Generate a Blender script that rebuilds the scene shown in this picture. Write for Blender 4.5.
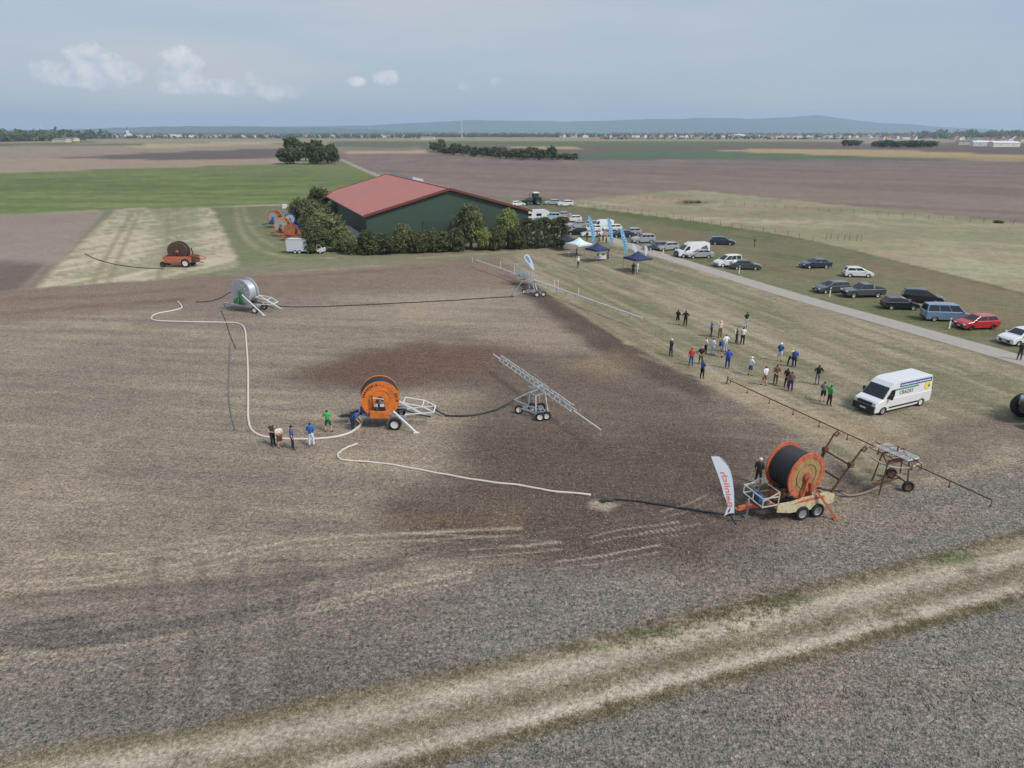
import bpy, math, random
import numpy as np
from mathutils import Vector, Matrix
for o in list(bpy.data.objects): bpy.data.objects.remove(o)
S = bpy.context.scene
C = S.collection
R = math.radians
# ------------------------------------------------------------------ camera
CAM_H, PITCH, FPX = 20.0, R(20.29), 683.0
cd = bpy.data.cameras.new('camera'); cam = bpy.data.objects.new('camera', cd); C.objects.link(cam)
cam.location = (0, 0, CAM_H); cam.rotation_euler = (math.pi/2-PITCH, 0, 0)
cd.sensor_width = 36.0; cd.lens = 36.0*FPX/1024.0; cd.clip_start = 0.5; cd.clip_end = 60000
S.camera = cam
# ------------------------------------------------------------------ world: pale veiled daylight sky with a few cumulus
SUN_EL, SUN_AZ = 48.0, 128.0       # azimuth clockwise from +Y (the view direction): the sun is behind and to the right
W = bpy.data.worlds.new('World'); S.world = W; W.use_nodes = True
wn = W.node_tree.nodes; wl = W.node_tree.links; wn.clear()
def wnode(t, **k):
    n = wn.new(t)
    for a, b in k.items(): setattr(n, a, b)
    return n
sky = wnode('ShaderNodeTexSky', sky_type='NISHITA', sun_disc=False, sun_elevation=R(SUN_EL), sun_rotation=R(SUN_AZ))
sky.air_density = 1.2; sky.dust_density = 2.0
tc = wnode('ShaderNodeTexCoord')
sep = wnode('ShaderNodeSeparateXYZ'); wl.new(tc.outputs['Generated'], sep.inputs[0])
def wmath(op, a, b=None, c=None, clamp=False):
    n = wnode('ShaderNodeMath', operation=op); n.use_clamp = clamp
    for i, v in enumerate((a, b, c)):
        if v is None: continue
        if isinstance(v, (int, float)): n.inputs[i].default_value = v
        else: wl.new(v, n.inputs[i])
    return n.outputs[0]
def wmix(f, a, b):
    n = wnode('ShaderNodeMix', data_type='RGBA')
    for s, v in ((n.inputs[0], f), (n.inputs[6], a), (n.inputs[7], b)):
        if isinstance(v, (int, float)): s.default_value = v
        elif isinstance(v, tuple): s.default_value = (*v, 1)
        else: wl.new(v, s)
    return n.outputs[2]
def wnoise(scale, detail, rough, sx=1, sy=1, sz=1, off=(0, 0, 0)):
    m = wnode('ShaderNodeMapping'); m.inputs['Scale'].default_value = (sx, sy, sz); m.inputs['Location'].default_value = off
    wl.new(tc.outputs['Generated'], m.inputs[0])
    n = wnode('ShaderNodeTexNoise'); n.inputs['Scale'].default_value = scale; n.inputs['Detail'].default_value = detail
    n.inputs['Roughness'].default_value = rough; wl.new(m.outputs[0], n.inputs['Vector']); return n.outputs['Fac']
veil_n = wnoise(2.2, 5, .55, 1, 1, 6)
veil = wmix(wmath('MULTIPLY_ADD', veil_n, 2.2, -0.6, True), (1.66, 2.12, 2.86), (2.42, 2.55, 2.78))
col = wmix(0.86, sky.outputs[0], veil)
# (broad pale veil round the cumulus below)
# cumulus: soft blobs at given directions (azimuth, elevation in degrees), broken up by noise
az = wmath('ARCTAN2', sep.outputs[0], sep.outputs[1])
el = wmath('ARCSINE', sep.outputs[2])
cn = wnoise(30, 8, .68, 1, 1, 1.4, (3.1, 0.2, 1.7))
def blob(a, e, wa, we, flat=0.0):
    da = wmath('DIVIDE', wmath('SUBTRACT', az, R(a)), R(wa)); de = wmath('DIVIDE', wmath('SUBTRACT', el, R(e)), R(we))
    d2 = wmath('ADD', wmath('MULTIPLY', da, da), wmath('MULTIPLY', de, de))
    return wmath('SUBTRACT', 1.0, d2, None, True)
cloud = None
for a, e, wa, we, s in ((-29.5, 3.6, 4.6, 1.4, 1.0), (-29.1, 4.6, 2.5, 1.3, 1.0), (-23.8, 4.2, 2.3, 1.9, 1.0), (-22.5, 3.0, 5.0, .8, .95), (-18.0, 2.7, 3.2, .8, .75),
                        (-19.1, 3.6, 1.0, 1.0, .8), (-11.9, 3.5, 1.1, .5, .85), (-9.5, 3.8, 1.3, .75, 1.0), (-3.5, 3.4, .9, .6, .6),
                        (-1.1, 3.7, 1.0, .6, .55), (3.0, 3.3, 1.2, .7, .3), (30.5, 9.3, 2.5, .5, .35)):
    b = wmath('MULTIPLY', blob(a, e, wa, we), s)
    cloud = b if cloud is None else wmath('MAXIMUM', cloud, b)
vb = wmath('MAXIMUM', blob(-26, 3.9, 14, 3.2), wmath('MULTIPLY', blob(-12, 9.5, 26, 3.2), .8))
col = wmix(wmath('MULTIPLY', vb, wmath('MULTIPLY_ADD', veil_n, 1.2, -.1, True)), col, (2.95, 2.98, 3.0))
cm = wmath('MULTIPLY', wmath('SUBTRACT', wmath('ADD', cloud, wmath('MULTIPLY', cn, 2.6)), 1.72), 2.6, None, True)
cm = wmath('MULTIPLY', cm, wmath('MULTIPLY', cloud, 2.2, None, True))
cshade = wnoise(60, 4, .6, 1, 1, 1, (0, 1, 0))
ccol = wmix(wmath('MULTIPLY_ADD', cshade, 2.4, -.75, True), (2.6, 2.9, 3.4), (4.5, 4.3, 4.2))
col = wmix(wmath('MULTIPLY', cm, .8), col, ccol)
bg = wnode('ShaderNodeBackground'); bg.inputs['Strength'].default_value = 0.1; wl.new(col, bg.inputs[0])
wo = wnode('ShaderNodeOutputWorld'); wl.new(bg.outputs[0], wo.inputs[0])
# ------------------------------------------------------------------ sun (thin cloud softens it)
sd = bpy.data.lights.new('sun', 'SUN'); sun = bpy.data.objects.new('sun', sd); C.objects.link(sun)
sd.energy = 1.5; sd.angle = R(15); sd.color = (1.0, 0.945, 0.88)
sun.rotation_euler = (R(90-SUN_EL), 0, -R(SUN_AZ)+math.pi)
sun.location = (60, -60, 80)
sun.rotation_euler = Vector((-math.sin(R(SUN_AZ))*math.cos(R(SUN_EL)), -math.cos(R(SUN_AZ))*math.cos(R(SUN_EL)), -math.sin(R(SUN_EL)))).to_track_quat('-Z', 'Y').to_euler()
S.view_settings.view_transform = 'Standard'; S.view_settings.look = 'None'; S.view_settings.gamma = 1
S.view_settings.exposure = 1.05
S.cycles.volume_bounces = 1; S.cycles.max_bounces = 5; S.cycles.diffuse_bounces = 2; S.cycles.transparent_max_bounces = 8
# ------------------------------------------------------------------ helpers
def g(px, py, z=0.0):
    """the ground point (height z) that stands under a spot measured in the photograph"""
    v = (py-384.0)/FPX
    d = (CAM_H-z)/(math.sin(PITCH)+v*math.cos(PITCH))
    return Vector(((px-512.0)/FPX*d, d*(math.cos(PITCH)-v*math.sin(PITCH)), z))
def lin(c):
    return tuple(((x/255)/12.92 if x/255 <= .04045 else ((x/255+.055)/1.055)**2.4) for x in c[:3])
MATS = {}
def mat(name, rgb, rough=.6, metal=0.0, var=.12, scale=3.0, bump=0.0, coat=0.0, obj=True, spec=None, rust=None):
    """procedural material: base colour (sRGB 0-255) broken up by noise"""
    if name in MATS: return MATS[name]
    m = bpy.data.materials.new(name); m.use_nodes = True; nt = m.node_tree; b = nt.nodes['Principled BSDF']
    tcn = nt.nodes.new('ShaderNodeTexCoord'); no = nt.nodes.new('ShaderNodeTexNoise')
    no.inputs['Scale'].default_value = scale; no.inputs['Detail'].default_value = 4
    nt.links.new(tcn.outputs['Object'], no.inputs['Vector'])
    mx = nt.nodes.new('ShaderNodeMix'); mx.data_type = 'RGBA'
    c = lin(rgb); mx.inputs[6].default_value = (*[x*(1-var) for x in c], 1); mx.inputs[7].default_value = (*[min(1, x*(1+var)) for x in c], 1)
    nt.links.new(no.outputs['Fac'], mx.inputs[0]); out = mx.outputs[2]
    if rust:
        n2 = nt.nodes.new('ShaderNodeTexNoise'); n2.inputs['Scale'].default_value = scale*1.7; n2.inputs['Detail'].default_value = 6
        nt.links.new(tcn.outputs['Object'], n2.inputs['Vector'])
        rp = nt.nodes.new('ShaderNodeValToRGB'); rp.color_ramp.elements[0].position = .5; rp.color_ramp.elements[1].position = .62
        nt.links.new(n2.outputs['Fac'], rp.inputs[0])
        m2 = nt.nodes.new('ShaderNodeMix'); m2.data_type = 'RGBA'; nt.links.new(rp.outputs[0], m2.inputs[0]); nt.links.new(out, m2.inputs[6])
        m2.inputs[7].default_value = (*lin(rust), 1); out = m2.outputs[2]
    nt.links.new(out, b.inputs['Base Color'])
    b.inputs['Roughness'].default_value = rough; b.inputs['Metallic'].default_value = metal
    if coat: b.inputs['Coat Weight'].default_value = coat; b.inputs['Coat Roughness'].default_value = .08
    if spec is not None: b.inputs['Specular IOR Level'].default_value = spec
    if bump:
        bp = nt.nodes.new('ShaderNodeBump'); bp.inputs['Strength'].default_value = bump; bp.inputs['Distance'].default_value = .05
        nt.links.new(no.outputs['Fac'], bp.inputs['Height']); nt.links.new(bp.outputs[0], b.inputs['Normal'])
    MATS[name] = m; return m
def tag(o, label=None, cat=None, group=None, kind=None):
    if label: o['label'] = label
    if cat: o['category'] = cat
    if group: o['group'] = group
    if kind: o['kind'] = kind
    return o
def empty(name, loc=(0, 0, 0), rz=0.0, label=None, cat=None, group=None):
    o = bpy.data.objects.new(name, None); C.objects.link(o); o.location = loc; o.rotation_euler = (0, 0, rz); o.empty_display_size = .2
    return tag(o, label, cat, group)
def copy_tree(o, parent=None):
    c = o.copy(); C.objects.link(c); c.parent = parent
    for ch in KIDS.get(o.name, []): copy_tree_reg(ch, c)
    return c
KIDS = {}
def copy_tree_reg(o, parent):
    c = o.copy(); C.objects.link(c); c.parent = parent; KIDS.setdefault(parent.name, []).append(c)
    for ch in KIDS.get(o.name, []): copy_tree_reg(ch, c)
class MB:
    """collects boxes, bars, tubes, lathed rings; build() links them as ONE mesh object"""
    def __init__(s): s.v = []; s.f = []; s.m = []; s.sm = []; s.mi = 0; s.smooth = False
    def add(s, vs, fs, mi=None):
        b = len(s.v); s.v += [tuple(v) for v in vs]
        for f in fs: s.f.append(tuple(b+i for i in f)); s.m.append(s.mi if mi is None else mi); s.sm.append(s.smooth)
        return s
    def box(s, c, d, M=None, taper=1.0):
        x, y, z = d[0]/2, d[1]/2, d[2]/2; t = taper
        vs = [Vector(p) for p in ((-x, -y, -z), (x, -y, -z), (x, y, -z), (-x, y, -z), (-x*t, -y*t, z), (x*t, -y*t, z), (x*t, y*t, z), (-x*t, y*t, z))]
        if M is not None: vs = [M @ v for v in vs]
        c = Vector(c)
        return s.add([v+c for v in vs], [(0, 3, 2, 1), (4, 5, 6, 7), (0, 1, 5, 4), (1, 2, 6, 5), (2, 3, 7, 6), (3, 0, 4, 7)])
    def bar(s, a, b, w=.06, h=None):
        """square bar from a to b"""
        a = Vector(a); b = Vector(b); d = b-a; L = d.length
        if L < 1e-6: return s
        q = d.to_track_quat('X', 'Z').to_matrix(); return s.box((a+b)/2, (L, w, h or w), q)
    def tube(s, pts, r, n=8, closed=False, caps=True):
        pts = [Vector(p) for p in pts]; N = len(pts); rs = r if isinstance(r, (list, tuple)) else [r]*N
        vs = []; up = None
        for i, p in enumerate(pts):
            if closed: t = pts[(i+1) % N]-pts[i-1]
            else: t = pts[min(i+1, N-1)]-pts[max(i-1, 0)]
            t.normalize()
            if up is None: up = Vector((0, 0, 1)) if abs(t.z) < .9 else Vector((1, 0, 0))
            side = t.cross(up)
            if side.length < 1e-4: side = t.cross(Vector((0, 1, 0)))
            side.normalize(); up = side.cross(t).normalized()
            for k in range(n):
                a = 2*math.pi*k/n; vs.append(p+(side*math.cos(a)+up*math.sin(a))*rs[i])
        fs = []
        for i in range(N if closed else N-1):
            j = (i+1) % N
            for k in range(n): fs.append((i*n+k, i*n+(k+1) % n, j*n+(k+1) % n, j*n+k))
        if caps and not closed: fs.append(tuple(range(n-1, -1, -1))); fs.append(tuple((N-1)*n+k for k in range(n)))
        return s.add(vs, fs)
    def lathe(s, prof, c=(0, 0, 0), axis='Y', n=24, M=None, closed=True):
        """revolve (radius, along-axis) profile; closed joins last to first"""
        vs = []
        for k in range(n):
            a = 2*math.pi*k/n
            for r, h in prof:
                p = {'Y': Vector((r*math.cos(a), h, r*math.sin(a))), 'Z': Vector((r*math.cos(a), r*math.sin(a), h)), 'X': Vector((h, r*math.cos(a), r*math.sin(a)))}[axis]
                if M is not None: p = M @ p
                vs.append(p+Vector(c))
        P = len(prof); fs = []
        for k in range(n):
            k2 = (k+1) % n
            for i in range(P if closed else P-1):
                j = (i+1) % P; fs.append((k*P+i, k*P+j, k2*P+j, k2*P+i))
        return s.add(vs, fs)
    def prism(s, poly, y0, y1, M=None):
        """polygon in XZ extruded along Y"""
        n = len(poly); vs = [Vector((x, y0, z)) for x, z in poly]+[Vector((x, y1, z)) for x, z in poly]
        if M is not None: vs = [M @ v for v in vs]
        fs = [tuple(range(n)), tuple(range(2*n-1, n-1, -1))]+[(i, n+i, n+(i+1) % n, (i+1) % n) for i in range(n)]
        return s.add(vs, fs)
    def ball(s, c, r, n=8, sc=(1, 1, 1)):
        vs = []; fs = []
        for i in range(n//2+1):
            th = math.pi*i/(n//2)
            for k in range(n):
                a = 2*math.pi*k/n; vs.append((c[0]+r*sc[0]*math.sin(th)*math.cos(a), c[1]+r*sc[1]*math.sin(th)*math.sin(a), c[2]+r*sc[2]*math.cos(th)))
        for i in range(n//2):
            for k in range(n): fs.append((i*n+k, (i+1)*n+k, (i+1)*n+(k+1) % n, i*n+(k+1) % n))
        return s.add(vs, fs)
    def mesh(s, name, mats):
        me = bpy.data.meshes.new(name); me.from_pydata(s.v, [], s.f)
        for m in (mats if isinstance(mats, (list, tuple)) else [mats]): me.materials.append(m)
        if len(s.f): me.polygons.foreach_set('material_index', s.m); me.polygons.foreach_set('use_smooth', s.sm)
        me.update(); return me
    def build(s, name, mats, parent=None, loc=None, rz=None):
        o = bpy.data.objects.new(name, s.mesh(name, mats)); C.objects.link(o)
        if parent is not None: o.parent = parent; KIDS.setdefault(parent.name, []).append(o)
        if loc is not None: o.location = loc
        if rz is not None: o.rotation_euler = (0, 0, rz)
        return o
def heading(a, b):
    d = Vector(b)-Vector(a); return math.atan2(d.y, d.x)
def catmull(pts, n=8):
    P = [Vector(p) for p in pts]; out = []
    for i in range(len(P)-1):
        p0 = P[max(i-1, 0)]; p1 = P[i]; p2 = P[i+1]; p3 = P[min(i+2, len(P)-1)]
        for k in range(n):
            t = k/n; out.append(.5*((2*p1)+(p2-p0)*t+(2*p0-5*p1+4*p2-p3)*t*t+(3*p1-p0-3*p2+p3)*t**3))
    out.append(P[-1]); return out
# ------------------------------------------------------------------ ground: one sheet to the horizon, soil and crops as vertex masks
rng = np.random.default_rng(7)
def vnoise(x, y, seed):
    """smooth value noise, vectorised"""
    xi = np.floor(x).astype(np.int64); yi = np.floor(y).astype(np.int64); fx = x-xi; fy = y-yi
    fx = fx*fx*(3-2*fx); fy = fy*fy*(3-2*fy)
    def h(a, b):
        n = (a*374761393+b*668265263+seed*974634777) & 0xffffffff
        n = ((n ^ (n >> 13))*1274126177) & 0xffffffff
        return ((n ^ (n >> 16)) & 0xffff)/65535.0
    return (h(xi, yi)*(1-fx)+h(xi+1, yi)*fx)*(1-fy)+(h(xi, yi+1)*(1-fx)+h(xi+1, yi+1)*fx)*fy
def fbm(x, y, s, seed, oct=4, sx=1.0, ang=0.0):
    ca, sa = math.cos(ang), math.sin(ang); u = (x*ca+y*sa)*s/sx; v = (-x*sa+y*ca)*s
    t = 0; a = .5; tot = 0
    for o in range(oct):
        t = t+a*vnoise(u*2**o+17*o, v*2**o-9*o, seed+o); tot += a; a *= .55
    return t/tot
rows = []
py = 860.0
while py > 133.2: rows.append(g(512, py).y); py -= 1.35
rows = [1.0, 4.0, 8.0]+rows
while rows[-1] < 15000: rows.append(rows[-1]*1.25)
rows[-1] = 15000.0
azs = []
a = -math.atan(600/683.)
while a < math.atan(600/683.): azs.append(a); a += 1.45/683*(.8+.2*math.cos(a))
a0 = azs[0]; azs += list(np.linspace(azs[-1]+.03, 2*math.pi+a0-.03, 44))
rr = np.array(rows); aa = np.array(azs)
X = (rr[:, None]*np.sin(aa)[None, :]); Y = (rr[:, None]*np.cos(aa)[None, :])
nr, na = X.shape
X = X.ravel(); Y = Y.ravel(); DIST = np.hypot(X, Y)
FOOT = np.maximum(DIST/683., .01)                 # rough sideways size of a photo pixel there
def P(pts): return [(g(*p).x, g(*p).y) for p in pts]
def seg_d(x, y, a, b):
    ax, ay = a; bx, by = b; dx, dy = bx-ax, by-ay; L = dx*dx+dy*dy+1e-12
    t = np.clip(((x-ax)*dx+(y-ay)*dy)/L, 0, 1); return np.hypot(x-ax-t*dx, y-ay-t*dy)
def poly_sd(pts):
    """signed distance, positive inside"""
    d = np.full(X.shape, 1e9); ins = np.zeros(X.shape, bool); n = len(pts)
    for i in range(n):
        a = pts[i]; b = pts[(i+1) % n]; d = np.minimum(d, seg_d(X, Y, a, b))
        if a[1] != b[1]:
            c = ((a[1] > Y) != (b[1] > Y)) & (X < (b[0]-a[0])*(Y-a[1])/(b[1]-a[1])+a[0]); ins ^= c
    return np.where(ins, d, -d)
def sm(t): t = np.clip(t, 0, 1); return t*t*(3-2*t)
def mask(px, soft=.5, wob=0.0, ws=.3, seed=3):
    sdv = poly_sd(P(px)) if px else 0
    if wob: sdv = sdv+(fbm(X, Y, ws, seed, 4)-.5)*2*wob
    return sm(sdv/np.maximum(soft, FOOT*.8)*.5+.5)
COL = np.zeros((X.size, 3)); ROUGH = np.zeros(X.size); STRAW = np.zeros(X.size); GRASS = np.zeros(X.size)
def paint(c, m, rough=None, straw=None, grass=None):
    global COL, ROUGH, STRAW, GRASS
    c = np.array(lin(c)); COL = COL*(1-m[:, None])+c*m[:, None]
    if rough is not None: ROUGH = ROUGH*(1-m)+rough*m
    if straw is not None: STRAW = STRAW*(1-m)+straw*m
    if grass is not None: GRASS = GRASS*(1-m)+grass*m
def stroke(px, w, c, amt=1.0, soft=None, broken=0.0, seed=11, rough=None, bs=.25, grass=None, straw=None):
    pts = [tuple(p[:2]) for p in catmull([(*q, 0) for q in P(px)], 6)]
    d = np.full(X.shape, 1e9)
    for i in range(len(pts)-1): d = np.minimum(d, seg_d(X, Y, pts[i], pts[i+1]))
    soft = soft or w*.35
    m = sm((w/2-d)/np.maximum(soft, FOOT*.6)*.5+.5)
    m = m*np.clip(w/(FOOT*.8), 0, 1)
    if broken: m = m*sm((fbm(X, Y, bs, seed, 3)-broken*.5)*5)
    paint(c, m*amt, rough=rough, grass=grass, straw=straw)
# base: far farmland
n_big = fbm(X, Y, 1/900., 50, 4, 3.5, .1); n_mid = fbm(X, Y, 1/14., 60, 4); n_small = fbm(X, Y, 1/1.6, 70, 4); n_row = fbm(X, Y, 1/1.2, 75, 4, 9, -.16)
paint((112, 102, 94), np.ones(X.size), .3, .2, 0)
for k, c in enumerate(((140, 128, 112), (88, 98, 66), (104, 92, 84), (140, 130, 108))):
    paint(c, sm((fbm(X, Y, 1/700., 90+k*7, 2, 3.0, .15+.1*k)-.56)*30))
ANY = -1500; BIG = 2600
# left middle distance
paint((142, 128, 114), mask([(ANY, 175), (ANY, 150), (0, 146), (290, 150), (345, 158), (300, 163), (140, 168), (0, 173.5)], 4), .3, .3)
paint((100, 89, 85), mask([(60, 158), (150, 153), (270, 148.5), (330, 150), (300, 158), (160, 160)], 8), .4, .1)
paint((160, 146, 116), mask([(110, 147.5), (150, 144), (240, 142), (300, 141.6), (290, 143), (170, 148)], 6), .2, .4)
paint((150, 134, 116), mask([(ANY, 168), (ANY, 160), (60, 158.5), (160, 160), (300, 157.5), (300, 163.5), (140, 168), (0, 173.5), (ANY, 180)], 4), .3, .3)
paint((94, 100, 68), mask([(ANY, 143.5), (0, 143.5), (60, 142), (100, 141.6), (60, 144.5), (0, 146), (ANY, 150)], 8), .2, .1, .4)
# brown field right and behind the barn
paint((124, 111, 101), mask([(310, 165), (345, 154), (430, 152), (560, 161), (700, 160), (1024, 160), (BIG, 162), (BIG, 235), (1024, 224), (690, 190), (560, 201), (400, 190), (335, 162)], 3), .45, .15)
paint((126, 114, 102), mask([(300, 149), (420, 147.2), (430, 152), (340, 153.5)], 6), .3, .3)
paint((158, 146, 118), mask([(345, 150.7), (425, 150.0), (428, 153), (345, 153.6)], 4), .3, .3)
paint((86, 102, 78), mask([(560, 155), (640, 150), (740, 150), (900, 156), (1024, 162), (1024, 163), (BIG, 180), (BIG, 178), (1024, 161.5), (700, 159.5), (580, 161)], 5), .1, .0, .5)
paint((92, 100, 74), mask([(330, 141), (560, 141), (870, 141.8), (760, 146), (560, 146.5), (420, 147), (330, 147)], 10), .2, .1, .3)
paint((160, 140, 104), mask([(710, 151), (760, 148.8), (900, 150.2), (1024, 155.5), (BIG, 190), (BIG, 200), (1024, 161), (900, 158), (800, 154)], 6), .2, .4)
paint((160, 142, 102), mask([(505, 147), (560, 146.4), (590, 148), (565, 149.8)], 6), .2, .4)
paint((100, 88, 84), mask([(860, 147), (920, 146.5), (1024, 148), (BIG, 158), (BIG, 178), (1024, 154), (940, 150.5)], 6), .3, .1)
streak = fbm(X, Y, 1/9., 120, 3, 14, -.55)
mB = mask([(310, 165), (345, 154), (BIG, 162), (BIG, 235), (1024, 224), (690, 190), (560, 201), (400, 190)], 3)
paint((96, 86, 82), mB*sm((streak-.45)*4)*.35); paint((128, 116, 106), mB*sm((.42-streak)*5)*.35)
# green crop field on the left
GF = [(ANY, 215), (ANY, 178), (0, 173.5), (140, 168), (300, 163.5), (345, 161.5), (390, 180), (400, 200), (270, 206), (100, 210), (0, 215.5)]
mG = mask(GF, 1.2, .5, .2); paint((98, 112, 68), mG, .35, .0, 1)
gs = fbm(X, Y, 1/7., 130, 4, 5, .03); paint((120, 126, 80), mG*sm((gs-.5)*6)*.6); paint((84, 96, 58), mG*sm((.45-gs)*6)*.6)
paint((116, 122, 84), mG*sm((Y-300)/120.)*.5)
# near the parked machines: rough grass lane
mL = mask([(100, 209.5), (270, 205), (395, 188), (560, 201), (600, 240), (560, 250), (420, 258), (560, 248), (640, 262), (500, 262), (330, 270), (190, 279), (35, 290)], 1.0, .6, .3)
paint((108, 105, 86), mL, .3, .3, .6)
paint((96, 104, 70), mask([(215, 208), (265, 206), (285, 246), (330, 250), (330, 262), (230, 262)], 2.5, 2, .15)*.7, grass=.8)
stroke([(236, 207), (240, 228), (252, 244), (280, 256), (330, 258)], 1.2, (136, 128, 108), .6, .8, .4)
stroke([(243, 207), (250, 226), (264, 240), (282, 250)], 1.2, (136, 128, 108), .55, .8, .4)
stroke([(-200, 221), (0, 216), (100, 211.5), (180, 208.6), (288, 204.3)], 1.3, (158, 148, 130), .9, .5)
# straw stubble quad
mS = mask([(117, 209), (200, 206.8), (212, 209), (237, 262), (238, 268), (130, 284), (34, 289)], .8, .8, .4)
paint((154, 146, 126), mS, .3, .8, .3)
for x0, x1, xa, xb in ((152, 172, 206, 212), (176, 182, 207, 207)):
    paint((112, 112, 88), mS*mask([(x0, 208), (x0+24, 206), (x1+18, 285), (x1-26, 288)], 1.5, 2, .2)*.6, grass=.7)
ss = fbm(X, Y, 1/1.5, 140, 4, 14, 1.25); paint((118, 116, 92), mS*sm((ss-.52)*7)*.75); paint((170, 162, 142), mS*sm((.46-ss)*6)*.5)
s2 = fbm(X, Y, 1/2.2, 145, 3, 9, -.05); paint((122, 114, 94), mS*sm((s2-.56)*8)*.18)
for q in (((132, 212), (110, 250), (92, 285)), ((140, 212), (122, 250), (108, 284)), ((168, 209), (166, 250), (158, 280))): stroke(q, .8, (112, 106, 84), .6, .4)
# dark tilled patch far left
mF = mask([(ANY, 222), (0, 215.5), (106, 210.5), (34, 289), (0, 293), (ANY, 330)], .8, .5, .4)
paint((130, 119, 109), mF, .5, .2); paint((98, 87, 80), mF*mask([(ANY, 330), (ANY, 270), (0, 262), (40, 264), (60, 268), (36, 290), (0, 296)], 4, 3, .1), .6, .0)
stroke([(72, 248), (50, 262), (22, 290)], .9, (132, 120, 106), .6, .5)
# main tilled field
MF = [(ANY, 900), (ANY, 400), (-200, 300), (0, 290), (34, 288.5), (130, 281), (240, 275), (330, 268.5), (420, 262), (496, 257), (520, 272), (560, 300), (620, 338), (700, 380), (760, 412), (815, 440), (850, 470), (880, 492), (930, 470), (960, 462), (1024, 452), (1400, 430), (1400, 900)]
mM = mask(MF, .45, .9, .35); paint((128, 117, 104), mM, 1.0, 1.0, 0)
sl = fbm(X, Y, 1/1.1, 150, 4, 12, -.12)         # harrow lines across the field
paint((146, 134, 116), mM*sm((sl-.55)*7)*.55); paint((108, 99, 90), mM*sm((.44-sl)*7)*.6)
lg = fbm(X, Y, 1/11., 160, 4, 2.2, -.2); paint((110, 102, 93), mM*sm((lg-.5)*5)*.5); paint((144, 133, 115), mM*sm((.42-lg)*5)*.4)
paint((112, 96, 84), mM*mask([(-100, 330), (-100, 292), (130, 282), (330, 270), (430, 262), (500, 258), (540, 288), (400, 292), (280, 296), (120, 312)], 2, 2, .15)*.75, .9, .3)
for q, w in ((((0, 300), (80, 297), (170, 290), (260, 284)), 1.4), (((0, 314), (90, 306), (180, 300)), 1.6), (((300, 276), (420, 268)), 1.0)): stroke(q, w, (88, 76, 68), .6, 1.2, .5)
# dark clods along the headland and lower soil
DS = [(ANY, 900), (ANY, 700), (-200, 640), (0, 622), (200, 604), (400, 585), (560, 560), (640, 548), (720, 536), (800, 525), (850, 498), (885, 490), (940, 468), (1024, 440), (1500, 430), (1500, 900)]
mD = mask(DS, 2.2, 1.6, .25); paint((119, 113, 106), mD, 1.35, .45, 0)
paint((128, 118, 106), mD*sm((fbm(X, Y, 1/2.0, 170, 4, 4, .25)-.5)*6)*.5)
paint((104, 96, 90), mD*sm((fbm(X, Y, 1/6.0, 175, 4, 3, .3)-.5)*5)*.6)
paint((128, 116, 98), mask([(760, 500), (840, 470), (900, 462), (1024, 440), (1024, 470), (900, 490), (830, 520)], 1.2, 2.0, .3)*.55, 1.0, .9, .2)
# wet areas the sprinklers left
WET = (78, 66, 59)
def wet(px, a, soft=3, wob=3.0, seed=3, c=WET): paint(c, mM*mask(px, soft, wob, .16, seed)*min(a*1.4, .94), straw=.45)
wet([(300, 378), (340, 352), (420, 340), (500, 341), (560, 352), (640, 368), (735, 408), (780, 440), (830, 470), (700, 545), (600, 560), (520, 540), (480, 470), (440, 450), (450, 400), (420, 388), (350, 392)], .52, 4, 4)
wet([(310, 376), (345, 356), (430, 345), (495, 346), (490, 366), (430, 384), (360, 390)], .55, 2.5, 2.5, 5, (92, 72, 62))
wet([(505, 275), (530, 283), (640, 345), (720, 392), (700, 400), (640, 380), (590, 350), (530, 300)], .75, 1.2, 1.2, 6)
wet([(480, 440), (580, 425), (640, 440), (700, 500), (800, 520), (740, 545), (560, 560), (410, 545), (380, 505), (430, 480)], .55, 3, 3, 8)
wet([(390, 500), (500, 520), (640, 530), (700, 560), (560, 566), (410, 560), (376, 530)], .5, 1.6, 1.6, 9)
wet([(640, 420), (740, 440), (760, 480), (700, 500), (650, 460)], .5, 2, 2, 10)
wet([(830, 440), (890, 450), (930, 470), (870, 500), (822, 492)], .55, 1.0, 1.2, 12)
paint((124, 98, 76), mM*mask([(375, 515), (440, 508), (520, 512), (520, 527), (440, 530), (385, 528)], 1.2, 1.5, .3)*.3)
paint((122, 104, 84), mM*mask([(560, 365), (620, 352), (640, 366), (600, 378)], 2, 2, .3)*.5)
paint((136, 122, 104), mM*mask([(470, 345), (545, 320), (585, 335), (560, 350)], 3, 2, .3)*.3)
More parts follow.
